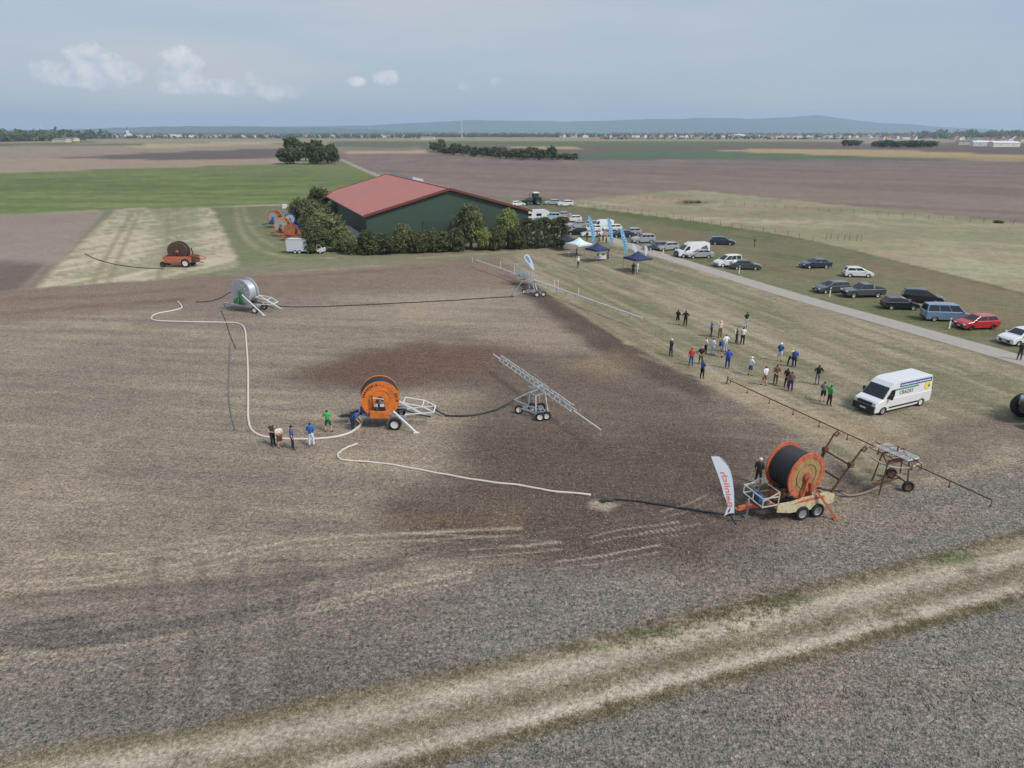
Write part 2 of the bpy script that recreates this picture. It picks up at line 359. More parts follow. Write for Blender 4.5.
# wheel and hose marks
LT = (158, 146, 128); DK = (88, 81, 75)
for q, w, c, a, b in ((((0, 582), (90, 578), (200, 560), (300, 540), (420, 533), (520, 528)), .5, LT, .65, .35), (((30, 560), (130, 552), (230, 536)), .5, LT, .6, .35),
    (((400, 533), (470, 536), (560, 542)), .2, (170, 160, 146), .45, .5), (((470, 550), (520, 546), (560, 542)), .3, LT, .8, .4),
    (((590, 537), (620, 530), (680, 522)), .18, (172, 162, 148), .55, .5), (((640, 533), (680, 527), (700, 524)), .16, (170, 160, 146), .45, .5), (((556, 562), (600, 556), (660, 545)), .2, (176, 166, 150), .6, .5), (((660, 512), (690, 503), (712, 492)), .18, (176, 166, 150), .5, .5),
    (((0, 628), (150, 608), (300, 580), (380, 560), (500, 540), (640, 516)), .7, DK, .8, .3), (((0, 657), (120, 646), (260, 616), (380, 590), (470, 572)), .6, LT, .6, .35),
    (((0, 600), (120, 590), (250, 580), (400, 560)), 1.0, DK, .7, .35), (((0, 640), (100, 634), (240, 612), (330, 590)), .8, DK, .7, .35), (((260, 562), (300, 561), (360, 559), (372, 557)), .3, (74, 66, 62), .7, .3),
    (((100, 618), (150, 606), (280, 590), (420, 570), (520, 560)), .8, (140, 128, 112), .4, .4)):
    stroke(q, w*.55, c, min(1, a*1.05), w*.25, b*.8); stroke([(x_, y_+4+y_*.006) for x_, y_ in q], w*.4, c, a*.8, w*.2, b)
for x0 in (150, 195, 236, 278, 290): stroke([(x0+6, 560), (x0+3, 610), (x0, 660), (x0-3, 720)], .4, (96, 89, 82), .6, .3, .4)
paint((176, 168, 150), mask([(588, 500), (604, 499), (622, 505), (606, 511), (592, 508)], .3, .4, .8)*.5)
# dry grass area between the field and the road
mK = mask([(496, 257), (560, 246), (600, 240), (640, 252), (700, 272), (800, 302), (900, 328), (1010, 362), (1200, 420), (1200, 500), (1024, 440), (960, 452), (930, 462), (880, 486), (850, 466), (815, 440), (760, 412), (700, 380), (620, 338), (560, 300), (520, 272)], .5, .9, .35)
paint((117, 111, 93), mK, .5, .8, .6)
k1 = fbm(X, Y, 1/.75, 180, 4, 14, -1.24); k2 = fbm(X, Y, 1/8., 185, 4, 3, -1.24)
paint((98, 98, 72), mK*sm((k2-.5)*5)*.65, grass=.8); paint((142, 132, 114), mK*sm((.45-k2)*5)*.5)
paint((152, 142, 124), mK*sm((k1-.54)*8)*.35); paint((94, 90, 68), mK*sm((.44-k1)*8)*.45)
paint((146, 128, 104), mK*mask([(700, 372), (850, 420), (940, 440), (1024, 425), (1024, 445), (920, 462), (800, 432)], 1.5, 2, .2)*.5)
for q, w, c, a in ((((560, 262), (640, 296), (720, 325), (800, 362), (850, 390)), .7, (86, 84, 62), .55), (((560, 268), (640, 304), (720, 335), (800, 370)), .7, (86, 84, 62), .5), (((620, 290), (700, 316), (760, 338), (850, 380)), .5, (150, 140, 114), .5), (((700, 372), (760, 392), (830, 425)), .6, (150, 138, 118), .5), (((640, 355), (720, 385), (760, 405)), .5, (146, 134, 114), .5), (((520, 262), (600, 300), (650, 330)), .6, (140, 128, 106), .4), (((930, 480), (1024, 455)), .8, (150, 138, 118), .5), (((900, 440), (960, 425), (1024, 418)), 1.2, (92, 84, 76), .7), (((880, 460), (960, 440), (1024, 433)), .9, (96, 86, 78), .55)): stroke(q, w, c, a, w, .45)
paint((92, 84, 60), mask([(540, 296), (560, 292), (640, 330), (700, 370), (690, 376), (620, 338)], .8, .8, .4)*.35)
paint((102, 93, 86), mask([(888, 448), (950, 428), (1024, 415), (1200, 395), (1200, 440), (1024, 452), (960, 462), (900, 474)], 1.0, 2.2, .3)*.6, .9, .5, .1)
# meadow on the right
mW = mask([(555, 205), (600, 198), (690, 190), (760, 197), (1024, 223), (BIG, 330), (BIG, 520), (1024, 293), (900, 262), (800, 238), (700, 222), (590, 208)], 1.0, 1.0, .2)
paint((140, 135, 110), mW, .6, .8, .8)
w1 = fbm(X, Y, 1/16., 190, 4, 2.5, -.3); w2 = fbm(X, Y, 1/2.2, 195, 4, 2.5, -.3)
paint((122, 120, 92), mW*sm((w1-.48)*6)*.85); paint((164, 154, 130), mW*sm((.45-w1)*6)*.45); paint((126, 118, 96), mW*sm((w2-.5)*8)*.75)
paint((146, 128, 108), mW*sm((fbm(X, Y, 1/12., 197, 3, 2, .6)-.55)*8)*.5)
paint((84, 80, 60), mask([(672, 202), (690, 199.5), (715, 202), (700, 205), (680, 205)], 1.5, 1, .2)*.6)
# verge and car park
mC = mask([(540, 196), (560, 203), (590, 208), (700, 222), (800, 238), (900, 262), (1024, 293), (BIG, 520), (BIG, 1400), (1024, 358), (900, 322), (800, 295), (700, 265), (640, 246), (560, 226), (520, 215)], .7, .7, .3)
paint((97, 96, 74), mC, .4, .3, 1)
c1 = fbm(X, Y, 1/9., 200, 4, 2, -1.0); c2 = fbm(X, Y, 1/1.5, 205, 4, 7, -1.0)
paint((108, 96, 76), mC*sm((c1-.5)*6)*.8, grass=.3); paint((76, 84, 50), mC*sm((.42-c1)*6)*.6); paint((106, 102, 78), mC*sm((c2-.55)*7)*.5)
paint((80, 90, 50), mC*mask([(590, 206), (700, 220), (740, 228), (740, 232), (640, 220), (585, 210)], 1.5, 1, .2)*.8)
stroke([(700, 244), (760, 262), (860, 290), (960, 318), (1020, 335)], 3.0, (108, 94, 74), .7, 2.5, .4)
stroke([(590, 208), (700, 222.5), (800, 238.5), (900, 262.5), (1024, 294), (1200, 340)], .8, (64, 68, 40), .5, .6)
stroke([(340, 159), (362, 169), (384, 178)], 3.0, (164, 156, 146), .9, 1.0)
# farm track across the bottom
UP = [(-600, 930), (0, 760), (200, 730), (350, 695), (512, 660), (712, 613), (912, 563), (1024, 533), (1500, 410)]
LO = [(1500, 470), (1024, 597), (912, 627), (712, 682), (512, 737), (380, 775), (0, 900), (-600, 1150)]
mT = mask(UP+LO, .35, .5, .8); paint((126, 117, 104), mT, .8, 1.0, .4)
t1 = fbm(X, Y, 1/.7, 210, 4, 6, .42)
paint((106, 97, 80), mT*sm((t1-.5)*7)*.7, grass=.7); paint((140, 132, 117), mT*sm((.45-t1)*7)*.5)
stroke(UP, .6, (112, 105, 84), .5, .5, .5, 12, grass=1.0, bs=.5)
stroke(LO, .62, (106, 99, 78), .75, .3, .35, 13, grass=1.0, bs=.5)
U2 = [(-600, 985), (0, 790), (200, 752), (350, 722), (512, 682), (712, 634), (912, 585), (1024, 556), (1500, 440)]
L2 = [(-600, 1080), (0, 852), (200, 800), (350, 762), (512, 722), (712, 669), (912, 615), (1024, 585), (1500, 462)]
MID = [((a[0]+b[0])/2, (a[1]+b[1])/2+2) for a, b in zip(U2, L2)]
stroke(MID, .65, (112, 103, 86), .65, .4, .35, 15, grass=.9, bs=.6)
stroke([(a, b+12) for a, b in UP], .6, (128, 120, 98), .6, .5, .4, 19)
for q in (U2, L2): stroke(q, .72, (152, 144, 130), .7, .5, .5, 16, rough=.4, grass=.1, bs=.8)
stroke([(a, b-6) for a, b in U2], .3, (166, 158, 142), .5, .3, .4, 17); stroke([(a, b+2) for a, b in L2], .3, (168, 160, 146), .5, .3, .4, 18)
for cx_, cy_, wx_, wy_ in ((952, 560, 26, 9), (790, 600, 34, 6), (660, 632, 40, 6), (600, 646, 20, 5)):
    paint((86, 98, 60), mask([(cx_-wx_*.8, cy_+wy_*.3), (cx_-wx_*.3, cy_-wy_*.5), (cx_+wx_*.8, cy_-wy_*.6), (cx_+wx_*.6, cy_+wy_*.3), (cx_, cy_+wy_*.6)], .35, .35, 1.0)*.8, grass=1.0)
for q in (((700, 715), (860, 690), (1024, 672)), ((760, 745), (900, 722), (1024, 700)), ((640, 700), (800, 672))): stroke(q, .5, (128, 120, 110), .35, .5, .4)
# final small variation
COL *= (1+(n_small-.5)*.22+(n_mid-.5)*.2)[:, None]
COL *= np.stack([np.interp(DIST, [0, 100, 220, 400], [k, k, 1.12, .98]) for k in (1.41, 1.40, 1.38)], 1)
ZZ = np.zeros(X.size)
near = np.clip((110-DIST)/60, 0, 1)
cl = fbm(X, Y, 1/.13, 300, 3); cl2 = fbm(X, Y, 1/.8, 310, 3)
ZZ += near*ROUGH*((np.abs(cl-.5)*-2+.3)*.055+(cl2-.5)*.07)
ZZ += near*GRASS*(cl-.5)*.06
far = np.clip((DIST-15500)/400, 0, 1); ZZ -= far*20
verts = np.stack([X, Y, ZZ], 1)
cen = np.array([[0, 0, 0.]])
verts = np.concatenate([verts, cen]); ci = len(verts)-1
I, J = np.meshgrid(np.arange(nr-1), np.arange(na), indexing='ij'); J2 = (J+1) % na
quads = np.stack([I*na+J, I*na+J2, (I+1)*na+J2, (I+1)*na+J], -1).reshape(-1, 4)[:, ::-1]
jj = np.arange(na); tris = np.stack([np.full(na, ci), (jj+1) % na, jj], 1)
me = bpy.data.meshes.new('ground')
me.vertices.add(len(verts)); me.vertices.foreach_set('co', verts.ravel())
nl = quads.size+tris.size; me.loops.add(nl); me.loops.foreach_set('vertex_index', np.concatenate([quads.ravel(), tris.ravel()]))
me.polygons.add(len(quads)+len(tris))
me.polygons.foreach_set('loop_start', np.concatenate([np.arange(len(quads))*4, quads.size+np.arange(len(tris))*3]))
me.polygons.foreach_set('use_smooth', np.ones(len(quads)+len(tris), bool))
me.update(calc_edges=True)
ca = me.color_attributes.new('soil_colour', 'FLOAT_COLOR', 'POINT')
buf = np.ones((len(verts), 4), np.float32); buf[:-1, :3] = COL; ca.data.foreach_set('color', buf.ravel())
cb = me.color_attributes.new('soil_kind', 'FLOAT_COLOR', 'POINT')
buf = np.ones((len(verts), 4), np.float32); buf[:-1, 0] = ROUGH; buf[:-1, 1] = STRAW; buf[:-1, 2] = GRASS; cb.data.foreach_set('color', buf.ravel())
gm = bpy.data.materials.new('farmland'); gm.use_nodes = True; nt = gm.node_tree; N = nt.nodes; Lk = nt.links; pb = N['Principled BSDF']
def nd(t, **k):
    n = N.new(t)
    for a, b in k.items(): setattr(n, a, b)
    return n
def mth(op, a, b=None, c=None, clamp=False):
    n = nd('ShaderNodeMath', operation=op); n.use_clamp = clamp
    for i, v in enumerate((a, b, c)):
        if v is None: continue
        if isinstance(v, (int, float)): n.inputs[i].default_value = v
        else: Lk.new(v, n.inputs[i])
    return n.outputs[0]
def mxc(f, a, b, bt='MIX'):
    n = nd('ShaderNodeMix', data_type='RGBA', blend_type=bt)
    for s_, v in ((n.inputs[0], f), (n.inputs[6], a), (n.inputs[7], b)):
        if isinstance(v, (int, float)): s_.default_value = v
        elif isinstance(v, tuple): s_.default_value = (*v, 1)
        else: Lk.new(v, s_)
    return n.outputs[2]
gtc = nd('ShaderNodeTexCoord')
def gnoise(scale, detail, rough, sc=(1, 1, 1), rot=0.0):
    m = nd('ShaderNodeMapping'); m.inputs['Scale'].default_value = sc; m.inputs['Rotation'].default_value = (0, 0, rot); Lk.new(gtc.outputs['Object'], m.inputs[0])
    n = nd('ShaderNodeTexNoise'); n.inputs['Scale'].default_value = scale; n.inputs['Detail'].default_value = detail; n.inputs['Roughness'].default_value = rough
    Lk.new(m.outputs[0], n.inputs['Vector']); return n.outputs['Fac']
a1 = nd('ShaderNodeAttribute', attribute_name='soil_colour'); a2 = nd('ShaderNodeAttribute', attribute_name='soil_kind')
sp = nd('ShaderNodeSeparateColor'); Lk.new(a2.outputs['Color'], sp.inputs[0]); kR, kS, kG = sp.outputs
f1 = gnoise(5.5, 7, .8); f2 = gnoise(1.6, 4, .6, (1, 1.6, 1), .3); f3 = gnoise(9, 5, .75)
v = mth('ADD', mth('MULTIPLY', mth('SUBTRACT', f1, .5), 3.6), mth('MULTIPLY', mth('SUBTRACT', f2, .5), .8))
f4 = gnoise(.45, 5, .65, (1, 3.0, 1), .35); v = mth('MULTIPLY', v, mth('MULTIPLY_ADD', kR, .55, .6)); v = mth('ADD', v, mth('MULTIPLY', mth('SUBTRACT', f4, .5), mth('MULTIPLY_ADD', kG, .7, .5)))
br = mth('ADD', v, 1.0)
cc = nd('ShaderNodeCombineColor'); [Lk.new(br, cc.inputs[i]) for i in range(3)]
base = mxc(1.0, a1.outputs['Color'], cc.outputs[0], 'MULTIPLY')
# clods: cells with dark gaps, two sizes
def gvor(scale):
    m = nd('ShaderNodeVectorMath', operation='ADD'); jn = nd('ShaderNodeTexNoise'); jn.inputs['Scale'].default_value = scale*.6; Lk.new(gtc.outputs['Object'], jn.inputs['Vector'])
    js = nd('ShaderNodeVectorMath', operation='SCALE'); js.inputs[3].default_value = .9/scale; Lk.new(jn.outputs['Color'], js.inputs[0]); Lk.new(gtc.outputs['Object'], m.inputs[0]); Lk.new(js.outputs[0], m.inputs[1])
    v_ = nd('ShaderNodeTexVoronoi'); v_.inputs['Scale'].default_value = scale; Lk.new(m.outputs[0], v_.inputs['Vector']); return v_
v1, v2 = gvor(12.0), gvor(5.5)
cell = mth('ADD', mth('MULTIPLY', v1.outputs['Distance'], .65), mth('MULTIPLY', v2.outputs['Distance'], .35))
sc1 = nd('ShaderNodeSeparateColor'); Lk.new(v1.outputs['Color'], sc1.inputs[0])
cf = mth('ADD', mth('MULTIPLY_ADD', mth('SUBTRACT', .40, cell), 1.5, 1.0), mth('MULTIPLY', mth('SUBTRACT', sc1.outputs[0], .5), .55))
cf = mth('ADD', mth('MULTIPLY', mth('SUBTRACT', cf, 1.0), mth('MULTIPLY', kR, .5)), 1.0)
c2_ = nd('ShaderNodeCombineColor'); [Lk.new(cf, c2_.inputs[i]) for i in range(3)]
base = mxc(1.0, base, c2_.outputs[0], 'MULTIPLY')
# straw flecks lying on the soil
fl = gnoise(5.5, 6, .85, (1, 1.8, 1), .5); fm = mth('MULTIPLY', mth('MULTIPLY_ADD', fl, 11.0, -6.2, True), mth('MULTIPLY', kS, .8), None, True)
base = mxc(fm, base, lin((204, 192, 172)))
# dark gaps between clods
dg = mth('MULTIPLY', mth('MULTIPLY_ADD', f3, -9.0, 3.9, True), mth('MULTIPLY', kR, .6), None, True)
base = mxc(dg, base, lin((62, 56, 52)))
Lk.new(base, pb.inputs['Base Color']); pb.inputs['Roughness'].default_value = .95; pb.inputs['Specular IOR Level'].default_value = .15
bh = mth('ADD', mth('ADD', mth('MULTIPLY', f1, .45), mth('MULTIPLY', f3, .3)), mth('MULTIPLY', cell, -.55))
bp = nd('ShaderNodeBump'); bp.inputs['Distance'].default_value = .17; Lk.new(mth('MULTIPLY_ADD', kR, .5, .25), bp.inputs['Strength']); Lk.new(bh, bp.inputs['Height']); Lk.new(bp.outputs[0], pb.inputs['Normal'])
me.materials.append(gm)
go = bpy.data.objects.new('ground', me); C.objects.link(go); tag(go, kind='structure')
# road: pale worn asphalt sheet above the ground
def ribbon(name, pxs, w, m, z=.03, kind='structure', n=10):
    pts = catmull([g(*p) for p in pxs], n); b = MB(); vs = []
    for i, p in enumerate(pts):
        t = (pts[min(i+1, len(pts)-1)]-pts[max(i-1, 0)]).normalized(); s_ = Vector((-t.y, t.x, 0))*w/2
        vs += [p+s_+Vector((0, 0, z)), p-s_+Vector((0, 0, z))]
    b.add(vs, [(2*i, 2*i+1, 2*i+3, 2*i+2) for i in range(len(pts)-1)])
    return tag(b.build(name, m), kind=kind)
ribbon('road', [(535, 212), (560, 222), (600, 235.5), (640, 249), (700, 267.5), (800, 298), (900, 326), (1015, 358.5), (1100, 384), (1400, 478)], 3.1,
       mat('worn_asphalt', (160, 153, 144), .9, var=.16, scale=1.2, bump=.3))
# hills far off, wooded, at their real distance
def hills(name, dist, depth, prof, m, seed):
    b = MB(); b.smooth = True; xs = np.arange(prof[0][0], prof[-1][0]+1, 6.0); hs = np.interp(xs, [p[0] for p in prof], [p[1] for p in prof])
    hs = hs+(fbm(xs, xs*0, 1/14., seed, 4)-.5)*1.6; K = 7; vs = []
    for x, h in zip(xs, hs):
        H_ = max((131.2-h)*dist/683., 2.0)
        for k in range(K):
            t = k/(K-1); y = dist-depth*.5+depth*t; yy = math.sin(min(t/.62, 1)*math.pi/2)*(1 if t < .62 else 1-(t-.62)/.38*.9)
            vs.append(((x-512)/683.*dist*1.0, y, H_*yy-8))
    n = len(xs); b.add(vs, [(i*K+k, (i+1)*K+k, (i+1)*K+k+1, i*K+k+1) for i in range(n-1) for k in range(K-1)])
    return tag(b.build(name, m), kind='structure')
hm = mat('wooded_hill', (52, 62, 58), .95, var=.35, scale=.004)
hills('hills', 12600, 2600, [(-500, 120), (-100, 128), (60, 128), (200, 125), (300, 125), (380, 124), (430, 121.5), (480, 119), (560, 120.5), (620, 119), (680, 117.5), (740, 118), (775, 116), (795, 114.5), (815, 117), (850, 121), (900, 124), (960, 128), (1010, 131), (1100, 128), (1500, 122)], hm, 4)
hills('hills', 8600, 1700, [(-600, 124), (0, 130), (60, 128.5), (110, 126.5), (180, 124.5), (240, 124), (300, 125), (350, 125.5), (400, 128), (450, 129.5), (520, 131), (620, 131.1)], hm, 9)
# ------------------------------------------------------------------ haze
hz = MB(); hz.box((0, 0, 171), (33000, 33000, 348)); 
vm = bpy.data.materials.new('haze_air'); vm.use_nodes = True; vn = vm.node_tree; vn.nodes.remove(vn.nodes['Principled BSDF'])
pv = vn.nodes.new('ShaderNodeVolumePrincipled'); pv.inputs['Color'].default_value = (.60, .80, 1.0, 1); pv.inputs['Density'].default_value = .95e-4; pv.inputs['Anisotropy'].default_value = .1
vn.links.new(pv.outputs[0], vn.nodes['Material Output'].inputs['Volume'])
ho = hz.build('haze', vm); tag(ho, kind='stuff')
# ------------------------------------------------------------------ barn
def wave_mat(name, rgb, scale, axis='X', rough=.55, var=.12, bump=.35, coat=0):
    m = mat(name, rgb, rough, var=var, scale=.25, coat=coat); nt = m.node_tree; b = nt.nodes['Principled BSDF']
    w = nt.nodes.new('ShaderNodeTexWave'); w.bands_direction = axis; w.inputs['Scale'].default_value = scale; w.inputs['Distortion'].default_value = 0
    t = nt.nodes.new('ShaderNodeTexCoord'); nt.links.new(t.outputs['Object'], w.inputs['Vector'])
    bp = nt.nodes.new('ShaderNodeBump'); bp.inputs['Strength'].default_value = bump; bp.inputs['Distance'].default_value = .06
    nt.links.new(w.outputs['Fac'], bp.inputs['Height']); nt.links.new(bp.outputs[0], b.inputs['Normal']); return m
FL = g(366, 215.8, 6.0); FR = g(528.5, 210.6, 6.0); FL.z = FR.z = 0
BW = (FR-FL).length; BL = 47.0; SHEAR = .115   # the far corners measured on the photo: the plan is slightly out of square
bz = heading(FL, FR); EH = 6.0; RH = 10.2
barn = empty('barn', FL, bz, 'large dark green metal barn with a low red pitched roof, behind the hedge', 'barn')
wallm = wave_mat('green_cladding', (66, 84, 74), 5, 'X'); wallm2 = wave_mat('green_cladding_side', (66, 84, 74), 5, 'Y')
roofm = wave_mat('red_roof_sheet', (174, 107, 96), 2.5, 'Y', rough=.5, var=.10)
trim = mat('red_trim', (112, 60, 54), .5)
t = .15
for y in (0, BL-t): b = MB(); b.prism([(0, 0.4), (BW, 0.4), (BW, EH), (BW/2, RH), (0, EH)], y, y+t); b.build('gable_wall', wallm, barn)
b = MB(); b.box((t/2, BL/2, (EH+.4)/2), (t, BL-2*t-.01, EH-.4)); b.build('side_wall', wallm2, barn); b = MB(); b.box((BW-t/2, BL/2, (EH+.4)/2), (t, BL-2*t-.01, EH-.4)); b.build('side_wall', wallm2, barn)
b = MB(); b.box((BW/2, -.02, .19), (BW+.1, .3, .38)); b.box((BW/2, BL, .19), (BW+.1, .3, .38)); b.box((-.02, BL/2, .19), (.3, BL-.31, .38)); b.box((BW+.02, BL/2, .19), (.3, BL-.31, .38)); b.build('plinth', mat('concrete', (150, 146, 138), .9, bump=.2), barn)
sl = (RH-EH)/(BW/2)
for s_ in (0, 1):
    b = MB(); ov = .5
    xs = (-ov, BW/2) if s_ == 0 else (BW+ov, BW/2)
    z0 = EH-ov*sl+.05; z1 = RH+.05
    b.prism([(xs[0], z0), (xs[1]-(.001 if s_ == 0 else -.001), z1), (xs[1]-(.001 if s_ == 0 else -.001), z1+.14), (xs[0], z0+.14)], -.5, BL+.5)
    rf = b.build('roof_slope', roofm, barn)
    e = MB(); e.bar((xs[0], -.54, z0+.05), (xs[1], -.54, z1+.05), .06, .42); e.build('verge_trim', trim, rf); e = MB(); e.bar((xs[0], BL+.54, z0+.05), (xs[1], BL+.54, z1+.05), .06, .42); e.build('verge_trim', trim, rf)
    e = MB(); e.bar((xs[0]+(-.08 if s_ == 0 else .08), -.5, z0+.04), (xs[0]+(-.08 if s_ == 0 else .08), BL+.5, z0+.04), .14, .14); e.build('gutter', mat('red_gutter', (170, 104, 98), .5), rf)
b = MB(); b.bar((BW/2, -.5, RH+.24), (BW/2, BL+.5, RH+.24), .5, .06); b.build('ridge_cap', mat('ridge_cap_red', (176, 108, 100), .5), barn)
b = MB(); b.prism([(BW/2+.3, RH+.1-.3*sl), (BW/2+2.6, RH+.1-2.6*sl), (BW/2+2.6, RH+.62-1.6*sl), (BW/2+.3, RH+.72)], 26, BL-.8); b.build('skylight', mat('translucent_panel', (176, 200, 206), .25), barn)
b = MB(); b.box((BW/2-2.6, -.06, 2.4), (5, .1, 4.6)); b.box((BW/2+2.6, -.06, 2.4), (5, .1, 4.6)); b.build('sliding_door', wave_mat('green_door', (60, 78, 70), 6, 'X'), barn)
# pale leaning sheets along the left barn wall
sh = MB(); sh.prism([(-3.4, .05), (-.35, 2.3), (-.35, 2.42), (-3.5, .12)], 0.5, 17); sh2 = sh.build('lean_to', mat('pale_sheet', (160, 164, 162), .7, rust=None), None, FL, bz)
tag(sh2, 'pale grey sloping sheeting along the left wall of the green barn', 'sheeting')
for o_ in KIDS[barn.name]+[k for q in KIDS[barn.name] for k in KIDS.get(q.name, [])]:
    for v_ in o_.data.vertices: v_.co.x -= v_.co.y*SHEAR
for v_ in sh2.data.vertices: v_.co.x -= v_.co.y*SHEAR
# ------------------------------------------------------------------ foliage
def leafmat(name, dark, light, rough=.6):
    m = bpy.data.materials.new(name); m.use_nodes = True; nt = m.node_tree; b = nt.nodes['Principled BSDF']
    a = nt.nodes.new('ShaderNodeAttribute'); a.attribute_name = 'leaf_tone'
    no = nt.nodes.new('ShaderNodeTexNoise'); no.inputs['Scale'].default_value = .35; t = nt.nodes.new('ShaderNodeTexCoord'); nt.links.new(t.outputs['Object'], no.inputs['Vector'])
    oi = nt.nodes.new('ShaderNodeObjectInfo')
    ad = nt.nodes.new('ShaderNodeMath'); ad.operation = 'MULTIPLY_ADD'; nt.links.new(oi.outputs['Random'], ad.inputs[0]); ad.inputs[1].default_value = .3; nt.links.new(a.outputs['Fac'], ad.inputs[2])
    mx = nt.nodes.new('ShaderNodeMix'); mx.data_type = 'RGBA'; mx.inputs[6].default_value = (*lin(dark), 1); mx.inputs[7].default_value = (*lin(light), 1); nt.links.new(ad.outputs[0], mx.inputs[0])
    nt.links.new(mx.outputs[2], b.inputs['Base Color']); b.inputs['Roughness'].default_value = rough; b.inputs['Specular IOR Level'].default_value = .25
    tr_ = nt.nodes.new('ShaderNodeBsdfTranslucent'); nt.links.new(mx.outputs[2], tr_.inputs['Color']); ms = nt.nodes.new('ShaderNodeMixShader'); ms.inputs[0].default_value = .38
    nt.links.new(b.outputs[0], ms.inputs[1]); nt.links.new(tr_.outputs[0], ms.inputs[2]); nt.links.new(ms.outputs[0], nt.nodes['Material Output'].inputs['Surface'])
    return m
def leaf_cloud(cent, rad, per, size, seed, squash=.8):
    """leaf quads scattered round clump centres: returns verts, tones"""
    r = np.random.default_rng(seed); n = len(cent); c = np.repeat(cent, per, 0); rd = np.repeat(rad, per)
    d = r.normal(size=(n*per, 3)); d /= np.linalg.norm(d, axis=1)[:, None]; q = r.random(n*per)**.45
    p = c+d*(rd*q)[:, None]*np.array([1, 1, squash])
    nrm = d+r.normal(size=d.shape)*.6; nrm[:, 2] += .35; nrm /= np.linalg.norm(nrm, axis=1)[:, None]
    u = np.cross(nrm, r.normal(size=d.shape)); u /= np.linalg.norm(u, axis=1)[:, None]+1e-9; w = np.cross(nrm, u)
    s = size*(.6+.8*r.random(n*per))[:, None]
    V = np.stack([p-u*s-w*s*.6, p+u*s*.9-w*s*.5, p+u*s+w*s*.7, p-u*s*.8+w*s*.55], 1).reshape(-1, 3)
    tone = np.repeat(np.clip(np.repeat(r.random(n), per)*.5+r.random(n*per)*.5, 0, 1), 4)
    return V, tone
def cloud_mesh(name, V, tone, m, extra=None):
    nq = len(V)//4; me = bpy.data.meshes.new(name); ex_v = extra.v if extra else []; ex_f = extra.f if extra else []
    allv = np.concatenate([V, np.array(ex_v, dtype=float).reshape(-1, 3)]); faces_n = nq+len(ex_f)
    me.vertices.add(len(allv)); me.vertices.foreach_set('co', allv.ravel())
    lv = list(range(nq*4)); ls = [4*i for i in range(nq)]
    lv = np.arange(nq*4); st = np.arange(nq)*4
    if ex_f:
        el = []; es = []; k = nq*4
        for f in ex_f: es.append(k); el += [nq*4+i for i in f]; k += len(f)
        lv = np.concatenate([lv, el]); st = np.concatenate([st, es])
    me.loops.add(len(lv)); me.loops.foreach_set('vertex_index', lv.astype(np.int32)); me.polygons.add(faces_n); me.polygons.foreach_set('loop_start', st.astype(np.int32))
    me.update(calc_edges=True)
    ca = me.color_attributes.new('leaf_tone', 'FLOAT_COLOR', 'POINT'); buf = np.ones((len(allv), 4), np.float32); buf[:len(V), :3] = tone[:, None]; ca.data.foreach_set('color', buf.ravel())
    for q in (m if isinstance(m, (list, tuple)) else [m]): me.materials.append(q)
    if ex_f:
        mi = np.zeros(faces_n, np.int32); mi[nq:] = 1; me.polygons.foreach_set('material_index', mi)
    return me
def crown_verts(seed, n, per, leaf, lobes=7, r0=.62, r1=1.0):
    """a crown about 2 wide, 2 high, centred on 0"""
    r = np.random.default_rng(seed); L = r.normal(size=(lobes, 3)); L /= np.linalg.norm(L, axis=1)[:, None]; L *= .42*(.5+.6*r.random(lobes))[:, None]; L[:, 2] *= .9
    lr = .50+.20*r.random(lobes); k = r.integers(0, lobes, n); d = r.normal(size=(n, 3)); d /= np.linalg.norm(d, axis=1)[:, None]; d[:, 2] = np.where(d[:, 2] < -.8, -d[:, 2]*.4, d[:, 2])
    c = L[k]+d*(lr[k]*(r0+(r1-r0)*r.random(n)))[:, None]
    return leaf_cloud(c, .17+.13*r.random(n), per, leaf, seed+1)
dark_leaf = leafmat('dark_leaves', (66, 75, 54), (118, 124, 88)); mid_leaf = leafmat('mid_leaves', (77, 87, 63), (140, 149, 106)); light_leaf = leafmat('light_leaves', (95, 108, 63), (158, 167, 104)); far_leaf = leafmat('far_leaves', (66, 75, 56), (106, 115, 81)); hedge_leaf = leafmat('hedge_leaves', (61, 72, 54), (106, 118, 81)); brown_leaf = leafmat('bronze_leaves', (81, 75, 45), (113, 104, 63))
bark = mat('bark', (92, 82, 70), .9, bump=.5, scale=6)
PROTO = {}
def crown_proto(kind, seed, m, n, per, leaf):
    key = (kind, seed, m.name)
    if key not in PROTO: V, t = crown_verts(seed, n, per, leaf); PROTO[key] = cloud_mesh('crown', V, t, m)
    return PROTO[key]
def tree(loc, h, r, m, label, seed=1, name='broadleaf_tree', group=None, n=380, per=26, leaf=.048, low=.12, cat='tree', rz=None):
    root = empty(name, loc, 0, label, cat, group)
    cr = bpy.data.objects.new('crown', crown_proto('n', seed, m, n, per, leaf)); C.objects.link(cr); cr.parent = root
    ch = h*(1-low)/2; cr.scale = (r, r, ch*1.02); cr.location = (0, 0, h-ch); cr.rotation_euler = (0, 0, seed*1.7+loc[0] if rz is None else rz)
    b = MB(); b.tube([(0, 0, -.1), (.05, 0, h*.25), (0, .06, h*.62)], [h*.035, h*.026, h*.01], 8)
    for k in range(4):
        a = k*1.6+seed; b.tube([(0, 0, h*(.22+.07*k)), (math.cos(a)*r*.35, math.sin(a)*r*.35, h*(.42+.07*k)), (math.cos(a)*r*.6, math.sin(a)*r*.6, h*(.6+.06*k))], [h*.015, h*.01, h*.004], 6)
    b.build('trunk', bark, root); return root
